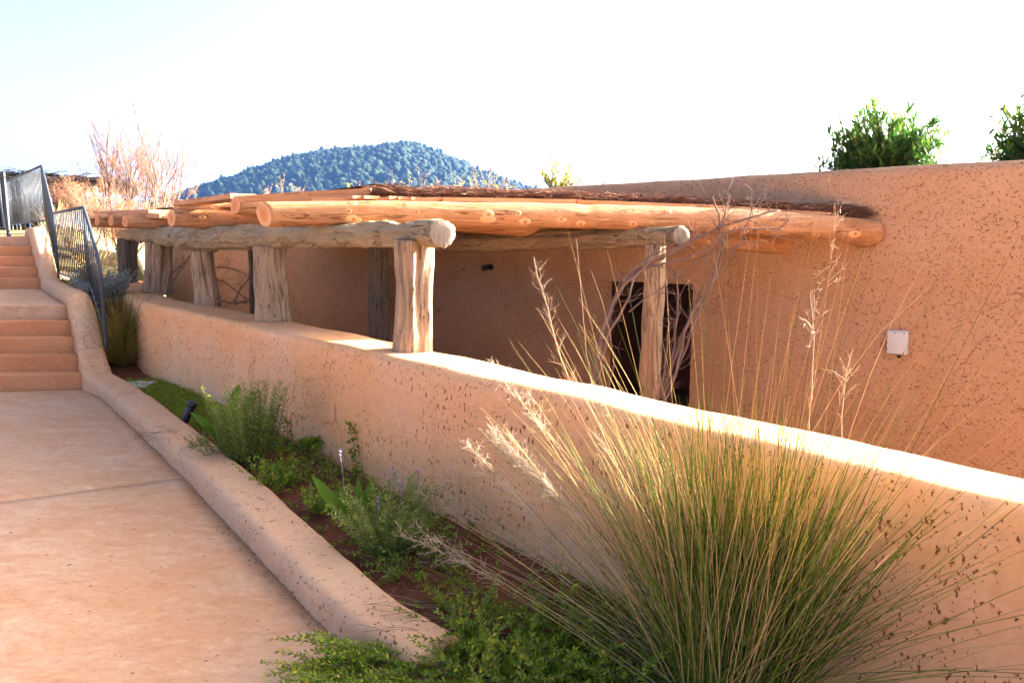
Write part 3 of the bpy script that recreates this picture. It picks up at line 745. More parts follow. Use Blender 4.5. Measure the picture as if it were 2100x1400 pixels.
# ================================================================== RAILING
rail = empty('railing', (-4.72, 8.35, .35)); tag(rail, 'dark steel baluster railing running up beside the stairs', 'railing')
def bar(name, pts, r, parent=rail, n=8, mat='steel'):
    mb = MB(); mb.tube(pts, r, n); return obj(name, mb, M[mat], parent)
A = Vector((-4.72, 8.42, 0)); B = Vector((-5.42, 9.40, 0)); C = Vector((-7.42, 12.0, 0)); D = Vector((-8.48, 13.5, 0)); E_ = Vector((-11.9, 17.5, 0))
def V3(p, z): return Vector((p.x, p.y, z))
bar('top_rail', catmull([V3(A, .40), V3(A, 1.0), V3(A, 1.28)+Vector((-.01,.01,0)), V3(A, 1.40)+Vector((-.04,.06,0)), V3(A.lerp(B, .5), 1.74), V3(B, 2.06)], .08), .021)
bar('top_rail', [V3(B, 2.06), V3(C, 2.07)], .02); bar('top_rail', [V3(C, 2.07), V3(D, 2.96)], .02); bar('top_rail', [V3(D, 2.96), V3(E_, 2.96)], .02)
bar('bottom_rail', [V3(A, .62), V3(B, 1.10)], .014); bar('bottom_rail', [V3(B, 1.10), V3(C, 1.10)], .014); bar('bottom_rail', [V3(C, 1.12), V3(D, 1.98)], .014); bar('bottom_rail', [V3(D, 1.98), V3(E_, 1.98)], .014)
def balusters(a, za, ta, b, zb, tb, sp=.135):
    n = int((b-a).length/sp)
    for i in range(1, n):
        t = i/n; p = a.lerp(b, t); mb = MB(); z0, z1 = za+(zb-za)*t, ta+(tb-ta)*t
        mb.tube([V3(p, z0), V3(p, z1)], .008, 6); obj('baluster', mb, M['steel'], rail)
balusters(A, .62, 1.40, B, 1.10, 2.06, .17); balusters(B, 1.10, 2.06, C, 1.10, 2.07, .18); balusters(C, 1.12, 2.07, D, 1.98, 2.96); balusters(D, 1.98, 2.96, E_, 1.98, 2.96)
for p, z0, z1 in ((B, .95, 2.06), (C, .95, 2.07), (D, 1.75, 2.96), (E_, 1.6, 2.96), (B.lerp(C, .5), .95, 1.1)): bar('post', [V3(p, z0), V3(p, z1)], .018)
g2 = empty('gate_railing', (-9.36, 13.75, 1.70)); tag(g2, 'dark steel post and railing panel at the head of the stairs', 'railing')
G0 = Vector((-9.36, 13.75, 0)); G1 = Vector((-12.2, 14.6, 0))
mb = MB(); mb.box((G0.x, G0.y, 2.28), (.05, .05, 1.16)); obj('post', mb, M['steel'], g2, smoothf=False)
bar('top_rail', [V3(G0, 2.80), V3(G1, 2.80)], .02, g2); bar('bottom_rail', [V3(G0, 1.85), V3(G1, 1.85)], .014, g2)
for i in range(1, 28):
    p = G0.lerp(G1, i/28); bar('baluster', [V3(p, 1.85), V3(p, 2.80)], .0095, g2, 6)
mb = MB(); mb.box((G0.x-.16, G0.y+.06, 2.66), (.24, .03, .34), .25); obj('notice_board', mb, M['steel'], g2, smoothf=False)

# ================================================================== FIXTURES
# junction box on the house wall
def on_house(px, py):
    d = ray(px, py); o = Vector((0, 0, EYE)); t = (HO-o).dot(HN)/d.dot(HN); return o+d*t
c = on_house(1843, 701); X = -HE; Z = Vector((0, 0, 1)); Fm = Matrix((X, HN, Z)).transposed().to_4x4()
if Fm.to_3x3().determinant() < 0: Fm = Matrix((-X, HN, Z)).transposed().to_4x4()
tl = Matrix.Rotation(R(2), 4, 'Y'); Fm = Fm @ tl; Fm.translation = c+HN*.012
jb = empty('junction_box', tuple(c)); tag(jb, 'pale grey plastic junction box on the terracotta house wall', 'junction box')
def rbox(dx, dz, y0, y1, r, r2, name, mat, parent, bev=.012):
    bm = bmesh.new(); bmesh.ops.create_cube(bm, size=1)
    for v in bm.verts: v.co = Vector((v.co.x*dx, y0+(v.co.y+.5)*(y1-y0), v.co.z*dz))
    bmesh.ops.bevel(bm, geom=bm.edges[:], offset=bev, segments=3, affect='EDGES', profile=.5)
    me = bpy.data.meshes.new(name); bm.to_mesh(me); bm.free(); me.materials.append(M[mat])
    me.polygons.foreach_set('use_smooth', [True]*len(me.polygons)); o = link(bpy.data.objects.new(name, me)); setparent(o, parent, Fm); return o
rbox(.185, .235, -.01, .06, 0, 0, 'body', 'box', jb); rbox(.165, .215, .061, .078, 0, 0, 'lid', 'box', jb, .007)
for x_, z_ in ((-.07, .095), (.01, .095), (.075, .06), (.075, 0), (.075, -.06), (-.07, -.095)):
    mb = MB(); mb.tube([Fm @ Vector((x_, .074, z_)), Fm @ Vector((x_, .0815, z_))], .007, 8); obj('screw', mb, M['bolt'], jb)
mb = MB(); mb.tube([Fm @ Vector((-.02, .03, -.105)), Fm @ Vector((-.02, .03, -.15))], [.020, .016], 10); obj('cable_gland', mb, M['black'], jb)
# spotlight on the shaded wall under the roof
c = on_house(1008, 548); sp = empty('wall_spotlight', tuple(c)); tag(sp, 'small black spotlight on the shaded house wall under the pergola', 'spotlight')
mb = MB(); mb.tube([c-HN*.01, c+HN*.02], .045, 14); obj('wall_plate', mb, M['black'], sp)
mb = MB(); mb.tube([c+HN*.01, c+HN*.10+Vector((0,0,-.01))], .012, 8); obj('arm', mb, M['black'], sp)
d = (HN*.7+Vector((-.6,-.1,-.35))).normalized(); mb = MB(); q = c+HN*.11; mb.tube([q-d*.05, q-d*.045, q+d*.06, q+d*.065], [.02, .036, .042, .040], 16); obj('lamp_head', mb, M['black'], sp)
# spike light in the bed
b = atz(372, 880, .03); h = at(385, 848, b.y); gl = empty('spike_light', tuple(b)); tag(gl, 'tilted black garden spotlight among the green ground cover', 'garden light')
mb = MB(); mb.tube([b-Vector((0,0,.05)), h-Vector((0,0,.05))], .010, 8); obj('spike', mb, M['black'], gl)
d = Vector((.45, .1, .9)).normalized(); mb = MB(); mb.tube([h-d*.10, h-d*.095, h+d*.085, h+d*.09], [.026, .034, .034, .030], 16); obj('lamp_head', mb, M['black'], gl)
mb = MB(); mb.tube([h+d*.068, h+d*.115], [.040, .040], 16); obj('rim', mb, M['black'], gl)
# flat stone in the bed
c = atz(268, 794, .06); bm = bmesh.new(); bmesh.ops.create_cube(bm, size=1)
for v in bm.verts: v.co = Vector((v.co.x*.42+.02*v.co.y, v.co.y*.34, v.co.z*.10))
bmesh.ops.subdivide_edges(bm, edges=bm.edges[:], cuts=4, use_grid_fill=True); bmesh.ops.bevel(bm, geom=[e for e in bm.edges if e.calc_face_angle(0) > 1], offset=.012, segments=2, affect='EDGES')
for v in bm.verts: v.co += Vector((1,1,1))*.008*fr(v.co.x*8, v.co.y*8, v.co.z*8)
me = bpy.data.meshes.new('stone_slab'); bm.to_mesh(me); bm.free(); me.materials.append(M['stone']); o = link(bpy.data.objects.new('stone_slab', me))
setparent(o, None, Matrix.Translation(Vector((c.x, c.y+.02, .04)))@Matrix.Rotation(.2, 4, 'Z')); tag(o, 'pale flat stone slab in the bed beside the kerb', 'stone slab')

# ================================================================== PLANTS
def stem_path(p, d, L, n=7, arch=.2, jit=.015, side=None):
    """arching stem: starts along d and droops"""
    d = d.normalized(); out = [p.copy()]; q = p.copy(); s_ = Vector((U(-1,1), U(-1,1), 0))*jit
    for i in range(n):
        t = (i+1)/n; dd = (d+Vector((d.x, d.y, 0))*arch*t*1.2-Vector((0,0,1))*arch*t*t+s_*math.sin(t*5)).normalized(); q = q+dd*(L/n); out.append(q.copy())
    return out
# ---- big feathery grass clump in front of the wall
GB = Vector((.80, 2.42, .0)); GA = Vector((-.69, .724, 0)); GN = Vector((.724, .69, 0))   # along the wall to the left / into the wall
gc = empty('grass_clump', tuple(GB)); tag(gc, 'tall green and straw feather grass clump in front of the low wall', 'grass')
stems = MB(); heads = []
def wall_room(p):
    """how far p may still go towards the wall face"""
    return (Vector((wall_x(p.y), p.y, 0))-p).dot(GN)
def grass_stem(th, lean, L, r, mat, arch, plume=0, bs=.17):
    rr = bs*math.sqrt(random.random()); an = U(0, 6.28); b = GB+Vector((math.cos(an)*rr*1.15, math.sin(an)*rr, 0))
    rm = wall_room(b)
    if rm < .05: b -= GN*(.06-rm)
    d = (GA*math.sin(th)+Vector((0,0,1))*math.cos(th)-GN*lean).normalized()
    P = stem_path(b, d, L, 9, arch, .03)
    for q in P:                            # keep off the plaster below the wall top
        if q.z < 1.0:
            rm = wall_room(q)
            if rm < .03: q -= GN*(.03-rm)
        if q.z < .05: q.z = .05+abs(q.z-.05)*.1
    stems.tube(P, [r, r, r*.98, r*.95, r*.9, r*.85, r*.78, r*.68, r*.55, r*.3], 3, mat, cap=False)
    if plume: heads.append(P)
    return P
for _ in range(1250):                      # dense fan
    th = random.gauss(.0, .25); grass_stem(th, U(-.10, .16), U(.45, 1.16)*(1-.12*abs(th)), U(.0013, .0027), 0 if random.random() < .86 else 1, U(.02, .22))
for _ in range(110):                       # tall ones above the wall top
    th = random.gauss(-.14, .32); grass_stem(th, U(-.16, .08), U(1.15, 1.85), U(.0009, .0015), random.choice((0, 0, 1, 1)), U(.02, .12), random.random() < .02)
for _ in range(150):                       # leaning left, with plumes
    th = U(.30, 1.05); grass_stem(th, U(-.02, .12), U(.9, 1.75)*(1-.12*th), U(.0010, .0017), random.choice((0, 1)), U(.06, .26), random.random() < (.30 if th > .55 else 0))
for _ in range(75):                       # low ones spreading left over the bed
    th = U(1.0, 1.42); grass_stem(th, U(.02, .35), U(.7, 1.5), U(.0010, .0018), random.choice((0, 0, 1)), U(.05, .2), random.random() < .04)
for _ in range(90):                       # right
    th = -U(.5, 1.4); grass_stem(th, U(-.02, .12), U(.6, 1.25), U(.0010, .0018), 0, U(.05, .3))
for _ in range(8):                        # bent-over dry stems
    th = random.gauss(-.3, .4); grass_stem(th, U(-.1, .1), U(1.2, 1.7), .0014, 1, U(.4, .75))
tag(obj('stem', stems, [M['grass'], M['straw']], gc), kind='stuff')
for P in heads:
    mb = MB(); n = len(P); ax = (P[-1]-P[-3]).normalized(); dens = random.choice((1, 1, 1.8))
    for _ in range(int((64 if ax.z < .6 else 14)*dens)):
        t = U(.62 if ax.z < .6 else .86, .99)*(n-1); i = int(t); p = P[i].lerp(P[min(i+1, n-1)], t-i)
        d = (ax*U(.5, 1.2)+Vector((random.gauss(0, .42), random.gauss(0, .42), random.gauss(0, .42)))).normalized(); L = U(.03, .10)
        e = p+d*L; mb.tube([p, p.lerp(e, .5)+Vector((0,0,U(-.006,.010))), e], [.0007, .0006, .0004], 3, cap=False)
        for _k in range(2):
            e2 = p+d*L*U(.4, .9); dd = (d+Vector((random.gauss(0, .7), random.gauss(0, .7), random.gauss(0, .7)))).normalized(); mb.tube([e2, e2+dd*U(.008, .022)], [.0005, .0007], 3, cap=False)
    tag(obj('seed_head', mb, M['plume'], gc), kind='stuff')

# ---- small plants
def sprig(mb, p, d, L, leafL, leafW, n, arch=.1, r=.002, m=0, ms=1, ang=.9, tipfrac=.15, jit=.03):
    P = stem_path(p, d, L, 5, arch, jit); mb.tube(P, [r, r*.9, r*.8, r*.7, r*.5, r*.3], 3, ms, cap=False); k = len(P)-1
    for i in range(n):
        t = (tipfrac+(1-tipfrac)*(i+U(0, 1))/n)*k; a = min(k-1, int(t)); q = P[a].lerp(P[a+1], t-a); ax = (P[a+1]-P[a]).normalized()
        o_ = ax.orthogonal().normalized(); o_.rotate(Matrix.Rotation(i*2.4+U(-.4, .4), 3, ax)); s_ = 1-.45*(i/n)
        mb.leaf(q, ax*math.cos(ang*U(.7,1.1))+o_*math.sin(ang), leafL*s_*U(.8, 1.15), leafW*U(.8, 1.2), m=m, bend=U(-.1, .15))
    return P
def shrub(name, label, base, n, h, spread, leaf, mat, stem='bark', L=(.5, 1.), nl=34, arch=.1, cat='plant', flowers=0, rb=.06, group=None, ang=.9, bias=(0,0)):
    e = empty(name, tuple(base)); tag(e, label, cat, group); mb = MB(); fl = []
    for i in range(n):
        a = U(0, 6.28); rr = math.sqrt(random.random()); d = Vector((math.cos(a)*spread*rr+bias[0], math.sin(a)*spread*rr+bias[1], 1))
        b = base+Vector((math.cos(a), math.sin(a), 0))*rb*rr; P = sprig(mb, b, d, h*U(*L), leaf[0], leaf[1], nl, arch, ang=ang)
        if flowers and i < flowers: fl.append(P[-1])
    obj('foliage', mb, [M[mat], M[stem]], e)
    for p in fl:
        f = MB(); q = p+Vector((U(-.03,.03), 0, U(.08, .2))); f.tube([p, q], .0012, 3, 0, cap=False)
        for _ in range(26): f.leaf(q+Vector((0,0,U(-.005, .04))), Vector((U(-1,1), U(-1,1), U(.1, .9))), .011, .006)
        obj('flower_spike', f, M['flower'], e)
    return e
shrub('rosemary_bush', 'dense dark green needle-leaved bush against the low wall, near the black spike light', atz(508,955,.03), 150, .64, .30, (.040,.0075), 'rosemary', nl=50, rb=.11)
shrub('rosemary_bush', 'thin upright needle-leaved sprigs beside the dense bush at the wall', atz(548,945,.03), 16, .62, .26, (.042,.008), 'rosemary', L=(.75, 1.05), nl=40, rb=.06, bias=(.08, 0))
shrub('lavender_bush', 'round grey-green lavender with a few purple flower spikes against the low wall', atz(800,1140,.03), 130, .44, .70, (.042,.0075), 'lav', nl=40, flowers=5, rb=.08)
shrub('low_bush', 'loose feathery green bush between the kerb and the dense needle-leaved bush', atz(462,940,.03), 70, .25, .9, (.036,.007), 'lav', nl=34, rb=.15)
shrub('leafy_weed', 'small dark leafy weed in the red soil beside the sword-leaved plant', atz(672,1055,.03), 34, .22, .8, (.036,.020), 'ivy', nl=14, rb=.06)
shrub('leafy_weed', 'bushy green weed at the foot of the wall beyond the bare red soil', atz(560,1000,.03), 44, .24, .9, (.034,.020), 'ivy', nl=14, rb=.12)
shrub('leafy_weed', 'dark green trailing leaves at the wall foot below the lavender', atz(850,1165,.03), 46, .30, 1.4, (.034,.012), 'rosemary', nl=18, rb=.10, arch=.5)
shrub('silver_shrub', 'silvery grey shrub behind the railing at the end of the low wall', Vector((-5.85, 10.4, .72)), 170, .60, .6, (.05,.022), 'silver', nl=22, rb=.20)
shrub('green_shrub', 'bright green low shrub behind the railing near the silvery shrub', Vector((-7.0, 12.2, .80)), 60, .40, 1.0, (.05,.02), 'cover', nl=18, rb=.30)
shrub('seedling', 'thin green seedling against the plaster near the stone slab', atz(376,800,.03), 5, .20, .25, (.022,.010), 'cover', nl=7, rb=.01)
shrub('green_sprig', 'leafy green sprig poking from the right side of the grass clump', atz(1790,1388,.05), 9, .42, .25, (.030,.011), 'ivy', nl=24, L=(.7, 1.), rb=.03, bias=(1.3,-.35), arch=.15)
# sword leaves
def sword(label, base, leaves, stems_=()):
    e = empty('broad_leaf_plant', tuple(base)); tag(e, label, 'plant')
    for (px, py, dy, W, dr, f0) in leaves:
        tip = at(px, py, base.y+dy); d = tip-base; mb = MB(); st_ = base+d*f0
        if f0 > .05: mb.tube([base, base.lerp(st_, .5), st_+d*.03], [.007, .006, .004], 6, 0)
        n = d.normalized(); mb.quadleaf(st_, n, d.length*(1-f0)*1.03, W, dr, 0, 7, .22, up=Vector((.35,-1,.25)))
        obj('leaf', mb, M['broad'], e)
sword('broad-leaved plant with an upright paddle leaf beside the dense bush', atz(455,905,.03), [(490,790,.02,.085,.0,.45), (446,825,.02,.05,.0,.35), (398,842,-.05,.065,.5,.1), (472,850,.03,.05,.1,.2), (420,870,-.1,.05,.3,.1)])
sword('sword-leaved green plant left of the lavender, at the wall', atz(738,1098,.03), [(644,978,-.05,.075,.05,.05), (765,980,.04,.085,.0,.05), (700,1000,-.03,.07,.05,.05), (735,985,.03,.06,0,.05), (790,1010,.02,.055,.1,.05), (720,1020,-.08,.06,.1,.05), (757,1000,-.02,.05,.05,.1)])
# climbing sprigs on the wall
def climber(label, pts, n, leafL=.020, dens=26, side=.03, name='climbing_vine'):
    P = catmull(pts, .02); e = empty(name, tuple(P[0])); tag(e, label, 'vine'); mb = MB(); mb.tube(P, .002, 4, 1)
    for p in P:
        for _ in range(max(1, int(n))):
            a = Vector((U(-1,1), U(-.8,-.1), U(-.7,1))); mb.leaf(p+a*U(.0, side), a, leafL*U(.6,1.2), leafL*.85*U(.7,1.1), m=0, bend=U(-.2,.2))
    obj('foliage', mb, [M['ivy'], M['bark']], e); return e
def wallpt(px, py, off=.04):
    """point just in front of the wall face seen at this pixel"""
    d = ray(px, py); lo, hi = .5, 16.
    for _ in range(50):
        m_ = (lo+hi)/2; q = Vector((0,0,EYE))+d*m_
        if (q.x-wall_x(q.y))*.72+(.0) < -.06*(1-q.z/.9)-off: lo = m_
        else: hi = m_
    return Vector((0,0,EYE))+d*lo
climber('yellow-green climbing sprig rising straight up the wall beside the sword leaves', [wallpt(738,1040), wallpt(735,990), wallpt(728,930), wallpt(718,870)], 4, .034)
climber('leafy climber with two arms on the wall between the dense bush and the sword leaves', [wallpt(612,965), wallpt(608,930), wallpt(625,910), wallpt(655,905)], 9, .036, side=.055)
climber('thin green tendril rising up the wall behind the needle-leaved sprigs', [wallpt(594,960), wallpt(590,900), wallpt(588,858)], 4, .03)
climber('dark leafy climber high on the wall behind the dense bush', [wallpt(490,880), wallpt(500,850), wallpt(515,820), wallpt(520,808)], 9, .036, side=.055)
climber('dry brown trailing stem lying on the soil left of the sword leaves', [atz(600,958,.09), atz(640,985,.07), atz(665,1010,.06), atz(690,1020,.05)], .6, .018)
# ground cover on the bed
mb = MB()
def cover_density(x, Y, t):
    s_ = smooth(6.0, 6.9, Y)*1.3+.30*smooth(4.6, 5.2, Y)*(1-smooth(6, 6.6, Y))+.20*smooth(3.4, 3.9, Y)+.35*(1-smooth(3.2, 3.8, Y))
    return s_*(.25+1.2*max(0, .35+fr(x*2.6, Y*2.6, 4.)))
cnt = 0
while cnt < 3500:
    Y = U(2.25, 8.25) if random.random() < .8 else U(6.2, 8.0)
    xl = kx(max(Y, 2.6))+.33; xr_ = wall_x(Y)-.08; t = random.random(); x = xl+(xr_-xl)*t
    if random.random() > cover_density(x, Y, t): continue
    a = U(0, 6.28); sprig(mb, Vector((x, Y, bed_z(Y)+.0)), Vector((math.cos(a), math.sin(a), U(.3, 1.2))), U(.06, .14), .026, .012, 11, .4, .0014, ang=1.0); cnt += 1
tag(obj('ground_cover', mb, [M['cover'], M['bark']]), 'low creeping green plants covering the red soil of the bed', 'ground cover', kind='stuff')
# creeping shrub spilling over the kerb end
cs = empty('creeping_shrub', (-.25, 2.5, .05)); tag(cs, 'green creeping shrub spilling over the end of the kerb onto the path', 'shrub')
mb = MB()
for _ in range(380):
    px = U(700, 1330); py = U(1335, 1480) if px < 900 else U(1290, 1480); b = atz(px, py, .03)
    tow = Vector((-1, -.25, 0)) if px < 930 else Vector((U(-1,.6), U(-.8,.6), 0))
    if wall_room(b) < .1: continue
    d = (tow+Vector((U(-.5,.5), U(-.5,.5), U(.25, .7)))); sprig(mb, b, d, U(.14, .34), .034, .0095, 40, .32, .0022, ang=.8)
obj('foliage', mb, [M['ivy'], M['bark']], cs)
mb = MB()
for _ in range(260):      # woody runners under the leaves
    b = atz(U(860, 1480), U(1215, 1440), .04)
    if wall_room(b) < .06: continue
    a = U(2.2, 4.0) if random.random() < .7 else U(0, 6.28); d = Vector((math.cos(a), math.sin(a)*.5, U(-.05,.12))); P = stem_path(b, d, U(.12, .4), 5, .02, .25)
    for q in P: q.z = max(q.z, .035)
    mb.tube(P, [.003, .0028, .0025, .002, .0016, .001], 4, cap=False)
tag(obj('runner', mb, M['litter'], cs), kind='stuff')
for lab, px, py, n in (('leafy creeping sprigs over soil at the foot of the wall left of the grass clump', 1130, 1290, 26), ('pale green creeping sprigs beside the kerb end, left of the grass clump', 975, 1265, 18)):
    shrub('creeping_plant', lab, atz(px, py, .03), n, .22, 1.6, (.026,.009), 'cover', nl=22, arch=.3, rb=.12)
# dry litter on path, kerb and bed
mb = MB()
for _ in range(2200):
    r_ = random.random()*1.0
    if r_ < .14:
        Y = random.choice((U(2.3, 8), U(2.3, 4.5))); x = kx(max(Y, 2.6))-abs(random.gauss(0, .9))-.02; z = .006
        if random.random() < .55: x = kx(max(Y, 2.6))-abs(random.gauss(0, .05))-.01
    else:
        Y = U(2.5, 8); x = U(kx(max(Y, 2.6))+.30, wall_x(Y)-.08); z = bed_z(Y)+.025
    a = U(0, 6.28); L = random.choice((U(.006, .02), U(.02, .12) if r_ > .14 else U(.008, .03))); p = Vector((x, Y, z)); d = Vector((math.cos(a), math.sin(a), U(0, .15)))
    mb.tube([p, p+d*L*.5+Vector((U(-.004,.004), U(-.004,.004), .002)), p+d*L], [.001, U(.0012,.003), .0008], 3)
tag(obj('dry_litter', mb, M['litter']), 'scattered dry leaf bits and twigs on the path and the red soil', 'litter', kind='stuff')
# twigs and pine needles draped on the kerb top
for i, (px, py, n, lab) in enumerate(((735,745,0,''), (640,905,16,'thin dry twigs lying across the kerb near the spike light'), (870,1262,9,'dry twig reaching over the end of the kerb'))):
    if not n: continue
    mb = MB(); c = atz(px, py, .15)
    if i == 1: c = atz(350, 885, .16)
    for _ in range(n):
        p = c+Vector((U(-.12,.14), U(-.16,.16), 0)); 
        p.z = .135; a = U(2.6, 3.7); P = [p+Vector((math.cos(a), math.sin(a), 0))*s_*U(.12,.24)+Vector((0,0,.02*math.sin(s_*3))) for s_ in (0, .33, .66, 1)]; mb.tube(P, .0013, 3, cap=False)
    tag(obj('dry_twigs', mb, M['litter']), lab, 'twigs')
# ---- tussock at the bottom of the railing
def tussock(label, base, n, L, r, mat, lean=1., name='tussock_grass', bias=(0, 0)):
    e = empty(name, tuple(base)); tag(e, label, 'grass'); mb = MB()
    for _ in range(n):
        a = U(0, 6.28); k_ = abs(random.gauss(0, .5))*lean; d = Vector((math.cos(a)*k_+bias[0], math.sin(a)*k_+bias[1], 1)); P = stem_path(base+Vector((math.cos(a), math.sin(a), 0))*U(0, .10), d, L*U(.5, 1.1), 7, U(.3, .9), .03)
        for q in P: q.z = max(q.z, base.z-.25)
        mb.tube(P, [r, r, r*.95, r*.9, r*.8, r*.65, r*.5, r*.25], 3, cap=False)
    tag(obj('blade', mb, M[mat], e), kind='stuff'); return e
tussock('arching orange-green tussock grass at the foot of the railing by the wall end', Vector((-4.80, 8.95, .12)), 800, .88, .0026, 'tuft', 1.6)
tussock('drooping green grass hanging beside the left end of the low wall', Vector((-4.78, 9.0, .3)), 220, .75, .0024, 'grass', .5, bias=(.22,-.1))
tussock('dry straw-coloured tussock behind the railing near the silvery shrub', Vector((-7.2, 12.6, .85)), 180, .95, .0026, 'straw', .7, bias=(-.2, 0))
tussock('pale dry grass on the terrace behind the stair railing', Vector((-9.7, 16.2, 1.45)), 90, 1.0, .004, 'straw', .5)
tussock('tall pale dry grass below the thatched shelter', Vector((-11.3, 18.2, 1.55)), 90, 1.1, .0045, 'straw', .5)

# ---- bare vine and dry stalks behind the wall
def branchlets(mb, P, n, L, r, up=.3, depth=1, m=0):
    for _ in range(n):
        i = random.randrange(1, len(P)-1); t = (P[i+1]-P[i]).normalized(); d = (t*.7+Vector((random.gauss(0,.6), random.gauss(0,.4), random.gauss(0,.5)+up))).normalized()
        q = P[i].copy(); Q = [q.copy()]; l = L*U(.4, 1.2)
        for k_ in range(5): d = (d+Vector((random.gauss(0,.22), random.gauss(0,.15), random.gauss(0,.22)))).normalized(); q = q+d*l/5; Q.append(q.copy())
        mb.tube(Q, [r, r*.9, r*.8, r*.7, r*.55, r*.35], 4, m, cap=False)
        if depth > 0: branchlets(mb, Q, 3, L*.45, r*.6, up, depth-1, m)
vine = empty('bare_vine', tuple(Vector((at(1215,800,6.2).x, 6.2, COURT)))); tag(vine, 'bare twisted grey vine climbing round the right rear post', 'vine')
Yv = 6.15
def vpath(pts, r0, r1, dy=0., wig=.02, root=False):
    K = [at(x, y, Y+dy) for x, y, Y in pts]
    if root: K.insert(0, Vector((K[0].x+.02, K[0].y, COURT-.03)))
    P = catmull(K, .06)
    for i, p in enumerate(P): p += Vector((wig*nz(p.z*6, 3.+dy*9), wig*nz(p.z*6, 7.), wig*nz(p.x*6, 1.)))
    k0 = 1.5 if root and r0 > .009 else 1.
    return P, [k0*(r0+(r1-r0)*i/(len(P)-1)) for i in range(len(P))]
mains = [([(1205,830,6.15),(1215,770,6.15),(1232,690,6.15),(1262,610,6.15),(1300,560,6.13),(1345,535,6.05),(1400,505,6.0),(1470,470,6.0),(1545,445,6.0),(1600,432,6.05)], .020, .005),
  ([(1210,830,6.1),(1222,740,6.1),(1240,670,6.1),(1275,590,6.1),(1330,548,6.05),(1420,525,5.98),(1500,475,5.95),(1560,470,5.95),(1612,470,6)], .015, .004),
  ([(1228,790,6.2),(1235,700,6.2),(1255,640,6.2),(1270,580,6.18),(1320,535,6.1),(1380,500,6.0)], .011, .003),
  ([(1345,860,6.1),(1360,800,6.08),(1380,740,6.05),(1400,690,6.05),(1440,620,6.0),(1470,560,6.0),(1480,500,6.0),(1475,440,6.0),(1460,400,6.0)], .016, .004),
  ([(1350,860,6.12),(1385,760,6.1),(1410,700,6.08),(1450,600,6.05),(1500,520,6.0),(1530,470,6.0),(1545,420,6.0)], .013, .003),
  ([(1355,860,6.08),(1370,770,6.05),(1385,690,6.05),(1390,620,6.05),(1385,555,6.05)], .012, .004),
  ([(1345,850,6.05),(1365,800,6.0),(1400,730,6.0),(1425,660,6.0),(1430,600,6.0)], .010, .003),
  ([(1218,830,6.05),(1228,760,6.05),(1248,690,6.02),(1290,610,6.0),(1300,570,6.0),(1360,520,5.98),(1450,480,5.95)], .012, .004),
  ([(1352,860,6.0),(1375,800,5.98),(1395,720,5.98),(1420,640,5.95),(1462,570,5.95),(1478,480,5.95),(1490,430,5.95)], .012, .004),
  ([(1348,850,6.02),(1358,780,5.98),(1366,720,5.96),(1374,660,5.96)], .010, .004),
  ([(1290,640,6.1),(1340,600,6.05),(1400,560,6.02),(1450,520,6.0),(1510,500,6.0)], .007, .003)]
for pts, r0, r1 in mains:
    P, rr = vpath([(x,y,Y) for x,y,Y in pts], r0, r1, 0, .03, root=pts[0][1] > 780); mb = MB(); mb.tube(P, rr, 7); o = obj('branch', mb, M['vine'], vine)
    mb = MB(); branchlets(mb, P[int(len(P)*(.55 if pts[0][1] > 780 else .2)):], 13, .26, .0034, .25, 1); tag(obj('twigs', mb, M['vine'], o), kind='stuff')
mb = MB()
for _ in range(46):
    p = at(U(1450, 1600), U(420, 520), 6.0); 
    Q = [p]; d = Vector((U(-.4,.8), U(-.3,.1), U(-.1,1))).normalized()
    for k_ in range(5): d = (d+Vector((random.gauss(0,.4), random.gauss(0,.2), random.gauss(0,.4)))).normalized(); Q.append(Q[-1]+d*.035)
    mb.tube(Q, [.003, .0027, .0023, .002, .0015, .001], 4, cap=False)
tag(obj('twigs', mb, M['dry'], vine), kind='stuff')
for px, py in ((1448,475), (1452,490), (1500,455), (1537,455), (1455,505), (1420,520)):
    mb = MB(); p = at(px, py, 5.97)
    for _ in range(4): mb.quadleaf(p, Vector((U(-1,1), U(-.5,.3), U(-1,.3))), U(.03,.05), .026, .6, 0, 4, .4)
    obj('dry_leaf', mb, M['tamarisk'], vine)
def stalk(label, pts, r, twigs, L, mat='dry', up=.6, depth=1):
    P, rr = vpath(pts, r, r*.35, 0, .012, root=True); mb = MB(); mb.tube(P, rr, 5); e = empty('dry_stalk', tuple(P[0])); tag(e, label, 'dry stalk'); obj('stem', mb, M[mat], e)
    mb = MB(); branchlets(mb, P[int(len(P)*.45):], twigs, L, .0016, up, depth); tag(obj('twigs', mb, M[mat], e), kind='stuff')
stalk('pale feathery dry stalk leaning left behind the wall', [(1185,880,4.6),(1165,775,4.6),(1140,700,4.6),(1120,620,4.6),(1100,560,4.6),(1094,528,4.6)], .0075, 60, .13, 'dry', .9, 1)
stalk('thin thorny reddish cane standing straight behind the wall', [(1215,830,4.9),(1203,720,4.9),(1195,640,4.9),(1188,560,4.9),(1181,490,4.9)], .0055, 18, .03, 'bark', .1, 0)
stalk('thin dark thorny cane beside the vine trunk', [(1245,850,5.2),(1258,740,5.2),(1250,680,5.2),(1235,620,5.2),(1212,555,5.2)], .005, 20, .035, 'bark', .1, 0)
stalk('dry branching flower stem rising above the wall right of the rear post', [(1655,960,3.2),(1665,800,3.2),(1668,690,3.2),(1662,600,3.2)], .0035, 16, .06, 'dry', .9, 0)
stalk('dry branching flower stem above the wall left of the junction box', [(1722,960,3.2),(1728,850,3.2),(1735,770,3.2),(1748,715,3.2)], .0035, 22, .08, 'dry', .7, 0)

